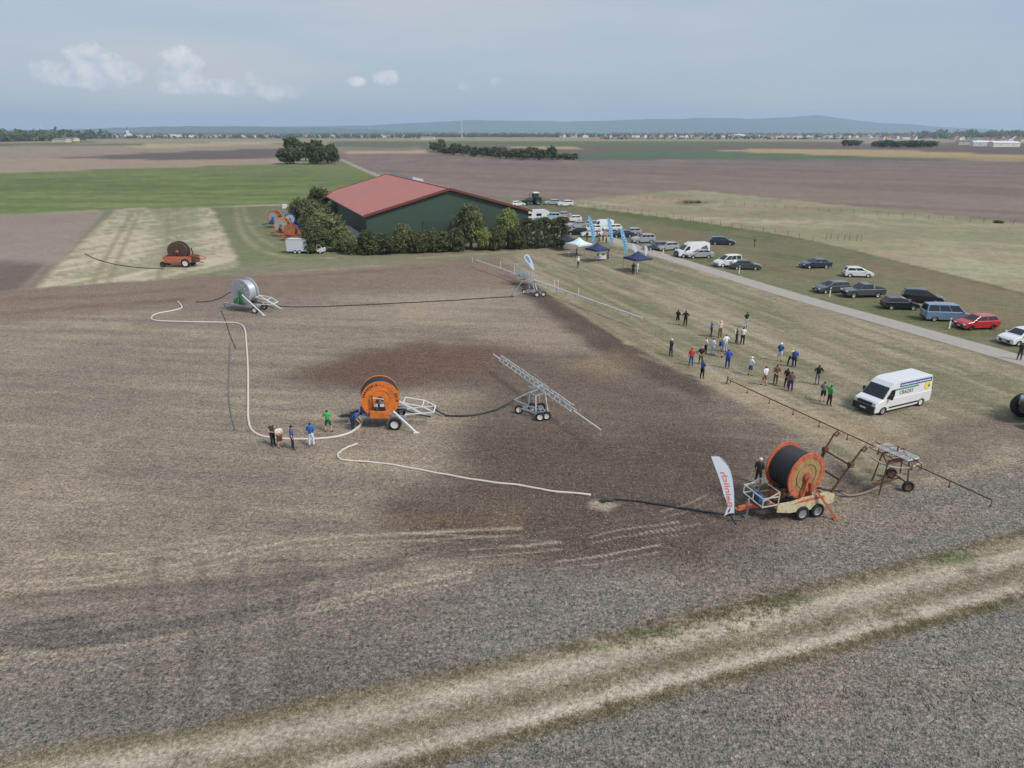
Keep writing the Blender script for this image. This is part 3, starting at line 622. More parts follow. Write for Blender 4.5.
# trees beside the barn's left wall: (px base x, base y, height, radius, material, label)
for i, (px, py, h, r, m, lb) in enumerate((
    (305, 226, 7.6, 3.5, dark_leaf, 'dark bushy tree behind the parked hose reels, farthest left of the barn'),
    (321, 222, 8.0, 3.6, dark_leaf, 'rounded dark tree by the far left corner of the red roof'),
    (336, 227, 6.8, 3.1, mid_leaf, 'bushy tree close to the left eave of the barn roof'),
    (315, 238, 7.4, 3.5, mid_leaf, 'grey-green bushy tree right behind the blue reel machine'),
    (329, 245, 7.4, 3.9, mid_leaf, 'tallest bushy grey-green tree, left of the barn corner'),
    (316, 252, 5.2, 2.7, dark_leaf, 'dense dark bush behind the white box trailer and orange truck'),
    (342, 251, 4.9, 2.6, mid_leaf, 'low round shrub at the left end of the hedge'))):
    tree(g(px, py), h, r, m, lb, seed=3+i % 4, group='trees left of the barn', low=-.1, n=420, rz=i*1.3)
hg = 'shrubs in the hedge before the barn'
for i, (px, py, h, r, m, lb) in enumerate((
    (353, 254, 4.0, 1.9, mid_leaf, 'small pale round shrub in front of the barn corner, left in the hedge'),
    (368, 254.5, 4.2, 2.1, hedge_leaf, 'dark rounded shrub right under the barn front corner'),
    (386, 254, 4.1, 2.2, dark_leaf, 'dark green shrub between the barn corner and the lighter rounded shrub'),
    (403, 253, 5.2, 2.5, mid_leaf, 'lighter green rounded shrub rising above the left hedge'),
    (418, 252.5, 4.4, 2.1, hedge_leaf, 'low dark shrub just right of the lighter rounded shrub'),
    (431, 252, 4.2, 2.1, dark_leaf, 'dark shrub in the hedge below the left end of the yellow frame'),
    (445, 251.5, 4.1, 2.1, hedge_leaf, 'clipped dark shrub in the hedge under the yellow frame'),
    (458, 251, 4.4, 2.1, dark_leaf, 'dark shrub in the hedge left of the tall grey-green tree'),
    (486, 250, 5.0, 1.8, light_leaf, 'yellowish narrow shrub right of the tall grey-green tree'),
    (497, 249.5, 4.6, 2.1, dark_leaf, 'dark shrub in the hedge below the yellow-green tree'),
    (516, 249, 4.7, 2.0, hedge_leaf, 'dark shrub where the tall clipped hedge begins'))):
    tree(g(px, py), h, r, m, lb, seed=3+i % 4, name='hedge_shrub', group=hg, low=-.12, n=300, per=26, leaf=.056, cat='shrub', rz=i*2.1)
tree(g(471, 249), 8.9, 2.8, mid_leaf, 'tall grey-green tree standing against the green gable wall', seed=5, low=.02, n=330)
tree(g(508, 247.5), 7.4, 2.6, light_leaf, 'bright yellow-green tree against the right part of the gable wall', seed=6, low=.05)
# tall clipped hedge running right from the tree to the tents
A = g(522, 248.2); Bq = g(567, 246.8); hl = (Bq-A).length; hd = heading(A, Bq)
r_ = np.random.default_rng(4); nn = 420; u = r_.random(nn)*hl; wv = (r_.random(nn)-.5)*2.2; zz = r_.random(nn)*4.6+.2
edge = r_.random(nn) < .72; wv = np.where(edge, np.sign(wv)*1.15, wv); zz = np.where(~edge, 4.7+.25*r_.random(nn)+np.sin(u*1.9)*.25, zz)
V, tn = leaf_cloud(np.stack([u, wv, zz], 1), np.full(nn, .5), 26, .12, 9)
hgobj = empty('clipped_hedge', A, hd, 'tall straight clipped dark hedge ending beside the white tent', 'hedge')
o = bpy.data.objects.new('foliage', cloud_mesh('foliage', V, tn, hedge_leaf)); C.objects.link(o); o.parent = hgobj
b = MB()
for k in range(9): b.tube([(1+k*(hl-2)/8, 0, -.1), (1+k*(hl-2)/8, .05, 3.6)], [.09, .04], 6)
b.build('stem', bark, hgobj)
# yellow frame seen above the hedge
yf = empty('yellow_loader_frame', g(447, 243.5), bz, 'yellow steel machine frame against the barn wall, half hidden by the hedge', 'machine'); ym = mat('yellow_paint', (206, 168, 66), .5, var=.15, rust=(150, 112, 60))
b = MB(); b.box((0, 0, 4.15), (4.6, .5, .8)); b.box((-1.8, 0, 4.55), (.8, .55, .4)); b.build('beam', ym, yf)
for sx in (-2, 2): b = MB(); b.box((sx, 0, 1.87), (.2, .3, 3.74)); b.build('leg', ym, yf)
# distant tree clump (about 460 m away), each tree a thing
for i, (px, py, h, r) in enumerate(((287, 164.2, 12.5, 6.5), (294, 163.6, 17.0, 8.0), (306, 161.2, 13.5, 6.5), (317, 164.2, 16.0, 7.5), (328, 163.6, 14.5, 7.0), (333, 162.5, 12.5, 5.0), (300, 160.5, 14.0, 6.0))):
    lb = ('small dark tree at the left edge of the field clump beyond the green crop', 'tallest round dark tree left in the field clump beyond the green crop', 'tree set back in the gap of the field clump', 'broad dark tree right of the gap in the field clump',
          'large dark tree at the right of the field clump', 'low round tree at the far right end of the field clump', 'rear tree showing behind the left half of the field clump')[i]
    tree(g(px, py), h, r, far_leaf, lb, seed=3+i % 4, name='field_tree', group='trees of the clump beyond the green crop', low=-.02, n=240, per=18, leaf=.085, rz=i*1.1)
fs = empty('field_shed', g(312.5, 163.9), .1, 'small pale shed between the trees of the clump', 'shed')
b = MB(); b.box((0, 0, 2.2), (4.5, 4, 4.4)); b.build('wall', mat('pale_render', (190, 186, 176), .8), fs); b = MB(); b.prism([(-2.6, 4.4), (2.6, 4.4), (0, 5.6)], -2.3, 2.3); b.build('roof', mat('dull_tile', (120, 84, 70), .8), fs)
# copse and smaller clumps: single-mesh trees sharing four meshes
FAR = []
for s_ in range(5):
    V, t = crown_verts(40+s_, 70, 12, .12); V = V*np.array([1, 1, .52])+np.array([0, 0, .5]); e = MB(); e.tube([(0, 0, -.02), (0, 0, .4)], [.05, .03], 5)
    FAR.append(cloud_mesh('far_tree', V, t, [far_leaf, bark], e))
rd = random.Random(5)
def far_tree(loc, h, r, label, group, name='copse_tree'):
    o = bpy.data.objects.new(name, rd.choice(FAR)); C.objects.link(o); o.location = loc; o.scale = (r, r, h); o.rotation_euler = (0, 0, rd.random()*6.3); return tag(o, label, 'tree', group)
for i in range(44):
    t = i/43; x = 433+t*142+rd.uniform(-2, 2); y = np.interp(x, [430, 470, 520, 560, 578], [153.8, 156.8, 160.6, 160.2, 160.0])-rd.random()*2.6*(1 if x < 550 else .2)
    h = rd.uniform(6, 9.5) if x < 556 else rd.uniform(3.5, 6.0)
    if 548 < x < 554: h = 11
    far_tree(g(x, y), h*(1.0 if x > 470 else 1.25), rd.uniform(3.6, 5.6), 'dark low tree in the '+('left', 'middle', 'right')[min(2, i//15)]+' third of the long copse behind the barn', 'trees of the '+('left', 'middle', 'right')[min(2, i//15)]+' copse')
far_tree(g(442, 153), 15, 4.5, 'taller pointed tree near the left end of the long copse', 'tall trees of the copse')
for i in range(5): far_tree(g(845+i*3.2, 146.6), 9+rd.random()*2, 6, 'dark tree of the small isolated clump in the far field right', 'trees of the isolated clump')
for i in range(16): far_tree(g(876+i*3.7, 147.2+rd.random()*.6), rd.uniform(8, 11), 8, 'dark tree of the long far clump in front of the right village', 'trees of the far right clump')
# ------------------------------------------------------------------ far woods, stuff
def wood(name, specs, seed):
    r = np.random.default_rng(seed); cs = []; rads = []
    for (x0, y0, x1, y1, n, h, dep) in specs:
        for k in range(n):
            t = r.random(); p = g(x0+(x1-x0)*t, y0+(y1-y0)*t); hh = h*(.55+.6*r.random()); cs.append((p.x, p.y+r.random()*dep, hh*.5)); rads.append(hh*.55)
    cs = np.array(cs); V, t = leaf_cloud(cs, np.array(rads), 14, 1.0, seed, 1.0)
    # leaf size follows the clump
    V = V.reshape(-1, 4, 3); mid = V.mean(1, keepdims=True); V = mid+(V-mid)*(np.repeat(np.array(rads), 14)*.42)[:, None, None]; V[..., 2] = np.maximum(V[..., 2], -.5)
    o = bpy.data.objects.new(name, cloud_mesh(name, V.reshape(-1, 3), t, far_leaf)); C.objects.link(o); return tag(o, kind='stuff')
wood('woodland', [(-260, 146, 52, 141.0, 520, 19, 120), (-300, 143, 56, 139.5, 300, 24, 300)], 1)
wood('woodland', [(0, 138.4, 420, 138.2, 260, 8, 40), (60, 137.2, 1024, 137.4, 1100, 9, 200), (-100, 136.2, 1150, 136.2, 1500, 11, 700), (-200, 134.9, 1250, 134.9, 1300, 14, 1500), (395, 137.3, 600, 137.3, 420, 11, 300), (730, 138.2, 770, 138.2, 50, 7, 30)], 2)
wood('woodland', [(950, 139.5, 1300, 141.5, 420, 11, 300), (960, 137.0, 1400, 136.6, 500, 24, 400), (600, 139.2, 850, 139.4, 200, 5.5, 30)], 3)
# ------------------------------------------------------------------ far villages, every house a thing of one mesh
def house_mesh(w, l, eh, rh, wallm_, roofm_):
    b = MB(); b.mi = 0; b.prism([(-w/2, -1), (w/2, -1), (w/2, eh), (0, rh), (-w/2, eh)], -l/2, l/2)
    b.mi = 1; sl_ = (rh-eh)/(w/2)
    for s_ in (-1, 1): b.prism([(0, rh+.05), (s_*(w/2+.4), eh-.4*sl_+.05), (s_*(w/2+.4), eh-.4*sl_+.3), (0, rh+.3)], -l/2-.4, l/2+.4)
    b.box((w*.2, l*.2, rh-.3), (.7, .7, 2.2)); b.mi = 2
    for yy in (-l*.25, l*.25):
        for s_ in (-1, 1): b.box((s_*(w/2+.02), yy, eh*.55), (.06, 1.1, 1.3))
    for xx in (-w*.22, w*.22): b.box((xx, -l/2-.02, eh*.55), (1.1, .06, 1.3))
    return b.mesh('house', [wallm_, roofm_, mat('window_dark', (60, 64, 70), .3)])
wW = mat('white_render', (226, 222, 214), .85); wC = mat('cream_render', (206, 194, 170), .85); rR = mat('red_tile', (150, 88, 68), .85); rB = mat('brown_tile', (112, 82, 72), .85); rG = mat('grey_slate', (104, 106, 112), .7)
HM = [house_mesh(9, 13, 5.2, 8.6, wW, rR), house_mesh(10, 12, 5.4, 9, wC, rB), house_mesh(9, 14, 5, 8.2, wW, rG), house_mesh(10, 16, 5.6, 9, wW, rB)]
SHED = [house_mesh(20, 44, 6.5, 9, wW, mat('pale_roof', (214, 216, 218), .6)), house_mesh(16, 34, 6, 8.5, wC, rG)]
def village(x0, x1, y0, y1, n, label, group, name='village_house', meshes=HM, s=(1, 1.5)):
    for k in range(n):
        o = bpy.data.objects.new(name, mm_ := rd.choice(meshes)); C.objects.link(o); o.location = g(rd.uniform(x0, x1), rd.uniform(y0, y1)); o.rotation_euler = (0, 0, rd.uniform(-.6, .6)+rd.choice((0, 1.57))); q = rd.uniform(*s); o.scale = (q, q, q*.9)
        lk = ('white house with red roof', 'cream house with brown roof', 'white house with grey roof', 'white house with brown roof')[meshes.index(mm_)]; tag(o, 'small '+lk+label, 'house', lk.replace('house', 'houses')+group)
village(55, 130, 136.9, 137.6, 16, ' in the far village left of the church spire', ' left of the church')
village(134, 260, 136.7, 137.7, 36, ' in the far village right of the church spire', ' right of the church')
village(262, 420, 136.6, 137.4, 12, ' among far trees between left village and copse', ' scattered left of the copse')
village(560, 730, 136.6, 137.6, 44, ' in the far town just right above the copse', ' of the middle town')
village(730, 880, 136.8, 138.0, 52, ' in the far town left of the long dark clump', ' of the right town', s=(1.0, 1.6))
village(880, 965, 137.4, 140.2, 30, ' in the far village just above the long dark clump', ' above the long clump', s=(.9, 1.3))
village(965, 1060, 138.6, 142.6, 26, ' in the village at the right edge', ' of the right edge village', s=(.9, 1.3))
for lb, x, y, k, q, rz in (('long white shed glinting in the middle of the far town', 740, 137.6, 0, 1.3, .1), ('white farm shed left of the right edge village, largest of its row', 985, 146.2, 0, .8, 1.3), ('white farm shed beside the largest shed at the right edge', 1003, 146.8, 0, .8, 1.5), ('low pale shed at the left of the right-edge farm', 966, 144.8, 1, .8, 1.4),
    ('pale farm building by the left wood across the fields', 62, 142.3, 1, .9, 1.4), ('low grey-roofed farm building right of the left wood', 72, 141.2, 1, .9, 1.2), ('white storage hall right in the left village', 175, 137.3, 0, 1.0, 1.5), ('white hall at the left edge beyond the left wood', 14, 136.8, 0, 1.2, 1.5), ('pale barn behind the left end of the copse', 428, 139.6, 1, 1.0, 1.5)):
    o = bpy.data.objects.new('farm_shed', SHED[k]); C.objects.link(o); o.location = g(x, y); o.scale = (q,)*3; o.rotation_euler = (0, 0, rz); tag(o, lb, 'shed')
p = g(128.5, 137.2); ch = empty('church', p, .2, 'village church with a tall pointed spire on the left horizon', 'church')
b = MB(); b.prism([(-7, -1), (7, -1), (7, 8), (0, 14), (-7, 8)], 4, 30); b.build('nave', wC, ch); b = MB(); b.box((0, 0, 12), (7, 7, 26)); b.build('tower', wW, ch); b = MB(); b.lathe([(4.6, 25), (.1, 40), (0, 25)], axis='Z', n=8); b.build('spire', rG, ch)
for lb, x, y, h, w in (('thin pale mast standing on the far horizon above the copse', 462, 138.0, 52, 1.5), ('faint lattice mast on the far left horizon', 43, 136.8, 60, 1.0)):
    m_ = empty('radio_mast', g(x, y), 0, lb, 'mast'); b = MB(); b.tube([(0, 0, -1), (0, 0, h)], [w, w*.6], 6); b.build('pole', mat('pale_mast', (214, 214, 212), .6), m_); b = MB(); b.box((0, 0, h*.97), (w*2.4, w*2.4, 2.2)); b.build('head', mat('pale_mast', (214, 214, 212), .6), m_)
# ------------------------------------------------------------------ vehicles
glass = mat('car_glass', (30, 36, 42), .06, var=.05, spec=.7); rubber = mat('rubber', (34, 34, 35), .85); alloy = mat('alloy_rim', (176, 178, 180), .35, .6); steelrim = mat('white_rim', (206, 206, 202), .5)
plast = mat('black_plastic', (38, 39, 41), .6); lampm = mat('headlamp', (206, 212, 216), .12); tailm = mat('tail_lamp', (150, 30, 26), .25); plate = mat('number_plate', (224, 224, 216), .5)
def paintm(name, rgb): return mat('paint_'+name, rgb, .32, var=.04, scale=1, coat=.8)
def wheel(parent, c, r, w, rim=alloy, n=20, name='wheel'):
    """wheel with its axle along Y"""
    e = bpy.data.objects.new(name, None); C.objects.link(e); e.parent = parent; e.location = c; KIDS.setdefault(parent.name, []).append(e)
    b = MB(); b.smooth = True; b.lathe([(r*.62, -w/2), (r*.93, -w/2), (r, -w*.3), (r, w*.3), (r*.93, w/2), (r*.62, w/2)], n=n); b.build('tyre', rubber, e)
    b = MB(); b.lathe([(r*.63, -w*.44), (r*.63, w*.44), (r*.52, w*.34), (r*.16, w*.28), (.001, w*.30), (.001, -w*.30), (r*.16, -w*.28), (r*.52, -w*.34)], n=n)
    b.smooth = False
    b.build('rim', rim, e); return e
def profile_body(b, low, half, inset=.05):
    """lower body from a side outline: flat flank slightly inset to a chamfer"""
    cx = sum(p[0] for p in low)/len(low); cz = sum(p[1] for p in low)/len(low)
    n = len(low); vs = []; rings = ((-half+inset, 1), (-half, .0), (half, .0), (half-inset, 1))
    def ins(p):
        x = p[0]-(inset*.7 if p[0] > 0 else -inset*.7)*(abs(p[0]) > abs(low[0][0])*.9); z = p[1]-(.03 if p[1] > cz else -.03); return x, z
    outer = low; inner = [ins(p) for p in low]
    vs = [(x, -half, z) for x, z in inner]+[(x, -half+inset, z) for x, z in outer]+[(x, half-inset, z) for x, z in outer]+[(x, half, z) for x, z in inner]
    fs = [tuple(range(n)), tuple(range(4*n-1, 3*n-1, -1))]
    for k in range(3):
        for i in range(n): fs.append((k*n+i, (k+1)*n+i, (k+1)*n+(i+1) % n, k*n+(i+1) % n))
    b.add(vs, fs)
def arch(x, r, z0, n=6):
    return [(x+r*math.cos(a), z0+r*math.sin(a)) for a in [math.pi*k/n for k in range(n+1)]]
def car(px, py, heading_deg, style, pm, label, cat='car', name='parked_car', group='cars parked on the grass', rim=alloy, scale=1.0, loc=None, high=1.0):
    ST = {  # L, W, H, belt, wheel r, wheelbase front x, rear x, low outline top (rear to front), greenhouse [rear base, rear top, roof front, front base], windows
        'hatch': (4.05, 1.74, 1.47, .93, .31, 1.25, -1.25, [(-2.0, .5), (-1.99, .82), (-1.9, .95), (1.0, .95), (1.75, .78), (2.0, .62), (2.02, .35)], [(-1.93, .94), (-1.55, 1.42), (-.2, 1.47), (.25, 1.42), (1.1, .94)], 2),
        'sedan': (4.65, 1.8, 1.44, .92, .32, 1.4, -1.35, [(-2.3, .5), (-2.3, .85), (-2.2, .96), (-1.4, .98), (1.05, .95), (1.95, .80), (2.28, .62), (2.3, .35)], [(-1.95, .96), (-1.15, 1.38), (-.3, 1.44), (.2, 1.4), (1.15, .94)], 2),
        'wagon': (4.6, 1.82, 1.5, .95, .32, 1.38, -1.35, [(-2.27, .5), (-2.27, .9), (-2.2, .99), (1.05, .97), (1.95, .82), (2.28, .64), (2.3, .35)], [(-2.2, .97), (-1.85, 1.43), (-.4, 1.5), (.2, 1.46), (1.15, .95)], 3),
        'mpv': (4.6, 1.82, 1.68, 1.0, .33, 1.4, -1.4, [(-2.27, .5), (-2.28, .95), (-2.22, 1.03), (1.25, 1.0), (2.0, .86), (2.28, .68), (2.3, .35)], [(-2.22, 1.01), (-1.95, 1.6), (-.5, 1.68), (.3, 1.62), (1.5, .98)], 3),
        'suv': (4.5, 1.85, 1.68, 1.05, .36, 1.35, -1.35, [(-2.22, .55), (-2.23, .98), (-2.15, 1.08), (.95, 1.07), (1.95, .98), (2.2, .8), (2.22, .42)], [(-2.15, 1.05), (-1.85, 1.6), (-.4, 1.68), (.15, 1.62), (.95, 1.05)], 3),
        'smallvan': (4.2, 1.8, 1.82, 1.05, .32, 1.3, -1.3, [(-2.08, .5), (-2.1, 1.0), (-2.08, 1.08), (1.1, 1.06), (1.8, .9), (2.08, .68), (2.1, .35)], [(-2.08, 1.06), (-2.0, 1.76), (-.6, 1.82), (.25, 1.76), (1.25, 1.04)], 3),
        'minibus': (4.75, 1.86, 1.95, 1.12, .33, 1.5, -1.4, [(-2.35, .5), (-2.37, 1.05), (-2.33, 1.15), (1.5, 1.13), (2.1, .98), (2.33, .75), (2.35, .35)], [(-2.33, 1.13), (-2.2, 1.88), (-.6, 1.95), (.9, 1.9), (1.7, 1.1)], 3),
    }[style]
    L, Wd, H, belt, wr, fx, rx, top, gh, nw = ST
    root = empty(name, loc or g(px, py), R(heading_deg), label, cat, group); root.scale = (scale,)*3
    half = Wd/2; low = top+[(top[-1][0]-.05, .22)]+arch(fx, wr+.06, .22)[0:]+arch(rx, wr+.06, .22)+[(top[0][0]+.05, .24)]
    b = MB(); profile_body(b, low, half)
    # greenhouse with tumblehome
    def hw(z): return half-.07-(z-belt)/(H-belt)*.22
    G = gh; n = len(G); vs = [(x, -hw(z), z) for x, z in G]+[(x, hw(z), z) for x, z in G]
    b.add(vs, [tuple(range(n)), tuple(range(2*n-1, n-1, -1))]+[(i, n+i, n+(i+1) % n, (i+1) % n) for i in range(n-1)])
    bo = b.build('body', pm, root); bv = bo.modifiers.new('soft_edges', 'BEVEL'); bv.width = .035; bv.segments = 2; bv.limit_method = 'ANGLE'
    # glass
    def quad(nm, a, bb, inset_, off):
        (x0, z0), (x1, z1) = a, bb; t0, t1 = .10, .90
        p0 = (x0+(x1-x0)*t0, z0+(z1-z0)*t0); p1 = (x0+(x1-x0)*t1, z0+(z1-z0)*t1)
        nx, nz = (z1-z0), -(x1-x0); l = math.hypot(nx, nz); nx, nz = nx/l*off, nz/l*off
        if (nx > 0) != (off_sign > 0): nx, nz = -nx, -nz
        q = MB(); h0, h1 = hw(p0[1])-inset_, hw(p1[1])-inset_
        q.add([(p0[0]+nx, -h0, p0[1]+abs(nz)), (p0[0]+nx, h0, p0[1]+abs(nz)), (p1[0]+nx, h1, p1[1]+abs(nz)), (p1[0]+nx, -h1, p1[1]+abs(nz))], [(0, 1, 2, 3)]); q.build(nm, glass, root)
    off_sign = 1; quad('windscreen', G[-1], G[-2], .08, .012)
    off_sign = -1; quad('rear_window', G[0], G[1], .12, .012)
    # side windows
    zb, zt = belt+.06, H-.12
    def xe(z, a, c): return a[0]+(c[0]-a[0])*(z-a[1])/(c[1]-a[1])
    xr0, xr1 = xe(zb, G[0], G[1])+.14, xe(min(zt, G[1][1]), G[0], G[1])+.12; xf0, xf1 = xe(zb, G[-1], G[-2])-.16, xe(min(zt, G[-2][1]), G[-1], G[-2])-.10
    for s_ in (-1, 1):
        for k in range(nw):
            a0, a1 = k/nw, (k+1)/nw; pad = .035
            xb0 = xr0+(xf0-xr0)*a0+(pad if k else 0); xb1 = xr0+(xf0-xr0)*a1-(pad if k < nw-1 else 0)
            xt0 = xr1+(xf1-xr1)*a0+(pad if k else 0); xt1 = xr1+(xf1-xr1)*a1-(pad if k < nw-1 else 0)
            q = MB(); o_ = .01; q.add([(xb0, s_*(hw(zb)+o_), zb), (xb1, s_*(hw(zb)+o_), zb), (xt1, s_*(hw(zt)+o_), zt), (xt0, s_*(hw(zt)+o_), zt)], [(0, 1, 2, 3)]); q.build('side_window', glass, root)
    for x in (fx, rx):
        for s_ in (-1, 1): wheel(root, (x, s_*(half-.11), wr), wr, .2, rim, 14)
    xf, xr = top[-2][0], top[0][0]; zl = top[-2][1]
    for s_ in (-1, 1):
        q = MB(); q.box((xf-.06, s_*(half-.25), zl-.02), (.16, .36, .15)); q.build('headlight', lampm, root)
        q = MB(); q.box((xr+.02, s_*(half-.2), belt-.14), (.08, .22, .2)); q.build('tail_light', tailm, root)
        q = MB(); q.box((xf0+.02, s_*(half+.06), belt+.07), (.12, .16, .12)); q.build('mirror', pm, root)
    q = MB(); q.box((xf-.0, 0, .42), (.1, Wd*.62, .2)); q.build('grille', plast, root)
    q = MB(); q.box((xf+.06, 0, .42), (.012, .46, .1)); q.build('number_plate', plate, root)
    q = MB(); q.box((xr-.0, 0, .40), (.1, Wd*.8, .14)); q.build('bumper', plast, root)
    q = MB(); q.box((0, half-.015, .3), (fx-rx-.9, .04, .1)); q.box((0, -half+.015, .3), (fx-rx-.9, .04, .1)); 
    return root
pick = {}
navy = paintm('navy', (42, 50, 74)); white = paintm('white', (222, 224, 224)); silver = paintm('silver', (158, 162, 166)); dgrey = paintm('graphite', (70, 74, 78)); black = paintm('black', (28, 29, 32)); red = paintm('red', (178, 34, 46)); bluegrey = paintm('blue_grey', (112, 136, 160)); darkred = paintm('orange_red', (190, 70, 50)); lblue = paintm('pale_blue', (150, 190, 206))
g1 = 'cars parked along the road'; g2 = 'cars parked close together near the tents'; g3 = 'cars parked behind the barn'
car(815, 267.5, 186, 'sedan', navy, 'dark blue saloon parked alone up the slope, left of the white hatchback', group=g1)
car(857, 276.5, -8, 'hatch', white, 'white hatchback facing right, parked furthest from the road above the pickup', group=g1, rim=steelrim)
car(831, 292, 190, 'wagon', dgrey, 'dark grey estate car facing left beside a white marker post, left of the pickup', group=g1)
car(899, 308.5, -5, 'hatch', black, 'small black hatchback facing right, between the pickup and the blue-grey minibus', group=g1)
car(921, 302, -22, 'mpv', black, 'black people carrier facing right, parked behind the small black hatchback', group=g1)
car(944, 320, -8, 'minibus', bluegrey, 'blue-grey minibus with three side windows, left of the red car', 'minibus', 'minibus', group=g1)
car(975.5, 328, 188, 'hatch', red, 'bright red hatchback facing left, parked right of the blue-grey minibus', group=g1, rim=plast, scale=1.04)
car(1020, 343, 196, 'hatch', white, 'white car cut by the right edge of the photo, behind the standing man', group=g1, scale=1.08)
car(722, 244.5, -12, 'wagon', navy, 'dark blue car facing right, parked high up behind the tall white van', group=g1)
car(727, 266, 196, 'smallvan', white, 'small white high-roofed car facing left, below the tall white van', 'car', 'parked_car', group=g1, rim=steelrim)
car(745, 269, -8, 'sedan', dgrey, 'grey saloon with shiny roof, half in front of the small white high-roofed car', group=g1)
car(699, 257.5, 188, 'sedan', silver, 'low silver car parked against the flank of the tall white van', group=g1)
car(643, 242.5, 188, 'suv', silver, 'silver estate beside the navy canopy nearest the road', group=g1)
car(656, 249.5, 190, 'wagon', dgrey, 'dark car left of the tall white van, partly behind a marker post', group=g1)
car(667, 250, 200, 'hatch', silver, 'silver hatchback squeezed just left of the tall white van', group=g1)
car(565, 206, 190, 'suv', white, 'white off-road car on the far grass, right of the tractor', group=g3)
car(552, 204.6, 190, 'wagon', silver, 'pale silver car between the tractor and the white off-road car', group=g3)
car(518, 206, 20, 'hatch', white, 'pale car just behind the right roof corner of the barn', group=g3)
car(551, 219.5, 178, 'mpv', lblue, 'pale blue-green car beside the white motorhome', group=g2)
car(560, 222.5, 170, 'wagon', darkred, 'orange-red car behind the end of the clipped hedge', group=g2)
car(562, 217.5, 185, 'sedan', silver, 'silver car in the row behind the orange-red car', group=g2)
car(573, 221.5, 186, 'hatch', white, 'white small car just right of the orange-red car', group=g2)
car(577, 227.5, 190, 'sedan', silver, 'silver saloon behind the leftmost pale blue flag', group=g2)
car(588, 227.0, 186, 'wagon', silver, 'silver estate showing left of the first pale blue flag', group=g2)
car(592, 231.5, 188, 'hatch', white, 'white small car between the first and second pale blue flags, rear row', group=g2)
car(612, 231, 188, 'hatch', white, 'white small car partly behind the second pale blue flag', group=g2)
car(622, 237, 188, 'sedan', navy, 'dark blue saloon at the right end of the crowded rows, by the third flag', group=g2)
car(577, 234.5, 180, 'wagon', black, 'dark car behind the white canopy, left of the flags', group=g2)
car(592, 236.5, 184, 'sedan', white, 'long white car right behind the white canopy top', group=g2)
car(608, 236, 184, 'hatch', silver, 'silver small car behind the people by the second flag', group=g2)
car(631, 234.8, 186, 'hatch', silver, 'silver small car in the rear row above the third flag', group=g2)
# pickup
def pickup(px, py, hd, pm, label):
    root = empty('pickup_truck', g(px, py), R(hd), label, 'pickup', g1); half = .93
    low = [(-2.6, .55), (-2.62, 1.08), (-2.55, 1.12), (.95, 1.1), (2.25, 1.02), (2.6, .85), (2.62, .45)]+[(2.55, .34)]+arch(1.65, .46, .34)+arch(-1.55, .46, .34)+[(-2.55, .36)]
    b = MB(); profile_body(b, low, half); bo = b.build('body', pm, root); bv = bo.modifiers.new('soft_edges', 'BEVEL'); bv.width = .04; bv.segments = 2; bv.limit_method = 'ANGLE'
    b = MB(); G = [(-.95, 1.1), (-.8, 1.72), (.35, 1.74), (1.1, 1.1)]
    def hw(z): return .86-(z-1.1)*.32
    n = 4; b.add([(x, -hw(z), z) for x, z in G]+[(x, hw(z), z) for x, z in G], [(0, 1, 2, 3), (7, 6, 5, 4), (0, 4, 5, 1), (1, 5, 6, 2), (2, 6, 7, 3)]); b.build('cab', pm, root)
    b = MB(); b.add([(1.03, -.78, 1.18), (1.03, .78, 1.18), (.45, .62, 1.68), (.45, -.62, 1.68)], [(0, 1, 2, 3)]); b.build('windscreen', glass, root)
    for s_ in (-1, 1):
        for x0, x1, t0, t1 in ((-.85, .0, -.74, .0), (.06, .88, .06, .34)): b = MB(); b.add([(x0, s_*.85, 1.16), (x1, s_*.85, 1.16), (t1, s_*.69, 1.66), (t0, s_*.69, 1.66)], [(0, 1, 2, 3)]); b.build('side_window', glass, root)
        for x in (1.65, -1.55): wheel(root, (x, s_*.8, .4), .4, .26, alloy, 14)
        b = MB(); b.box((2.55, s_*.68, .88), (.16, .36, .2)); b.build('headlight', lampm, root)
    b = MB(); b.box((-1.75, 0, 1.135), (1.5, 1.5, .05)); b.build('bed_cover', plast, root)
    b = MB(); b.bar((-1.0, -.75, 1.2), (-1.0, -.6, 1.7), .06); b.bar((-1.0, .75, 1.2), (-1.0, .6, 1.7), .06); b.bar((-1.0, -.6, 1.7), (-1.0, .6, 1.7), .06); b.build('roll_bar', alloy, root)
    b = MB(); b.box((2.6, 0, .62), (.12, 1.3, .34)); b.build('grille', plast, root)
pickup(862, 296.5, 184, dgrey, 'dark grey pickup truck facing left, between the grey estate and the black hatchback')
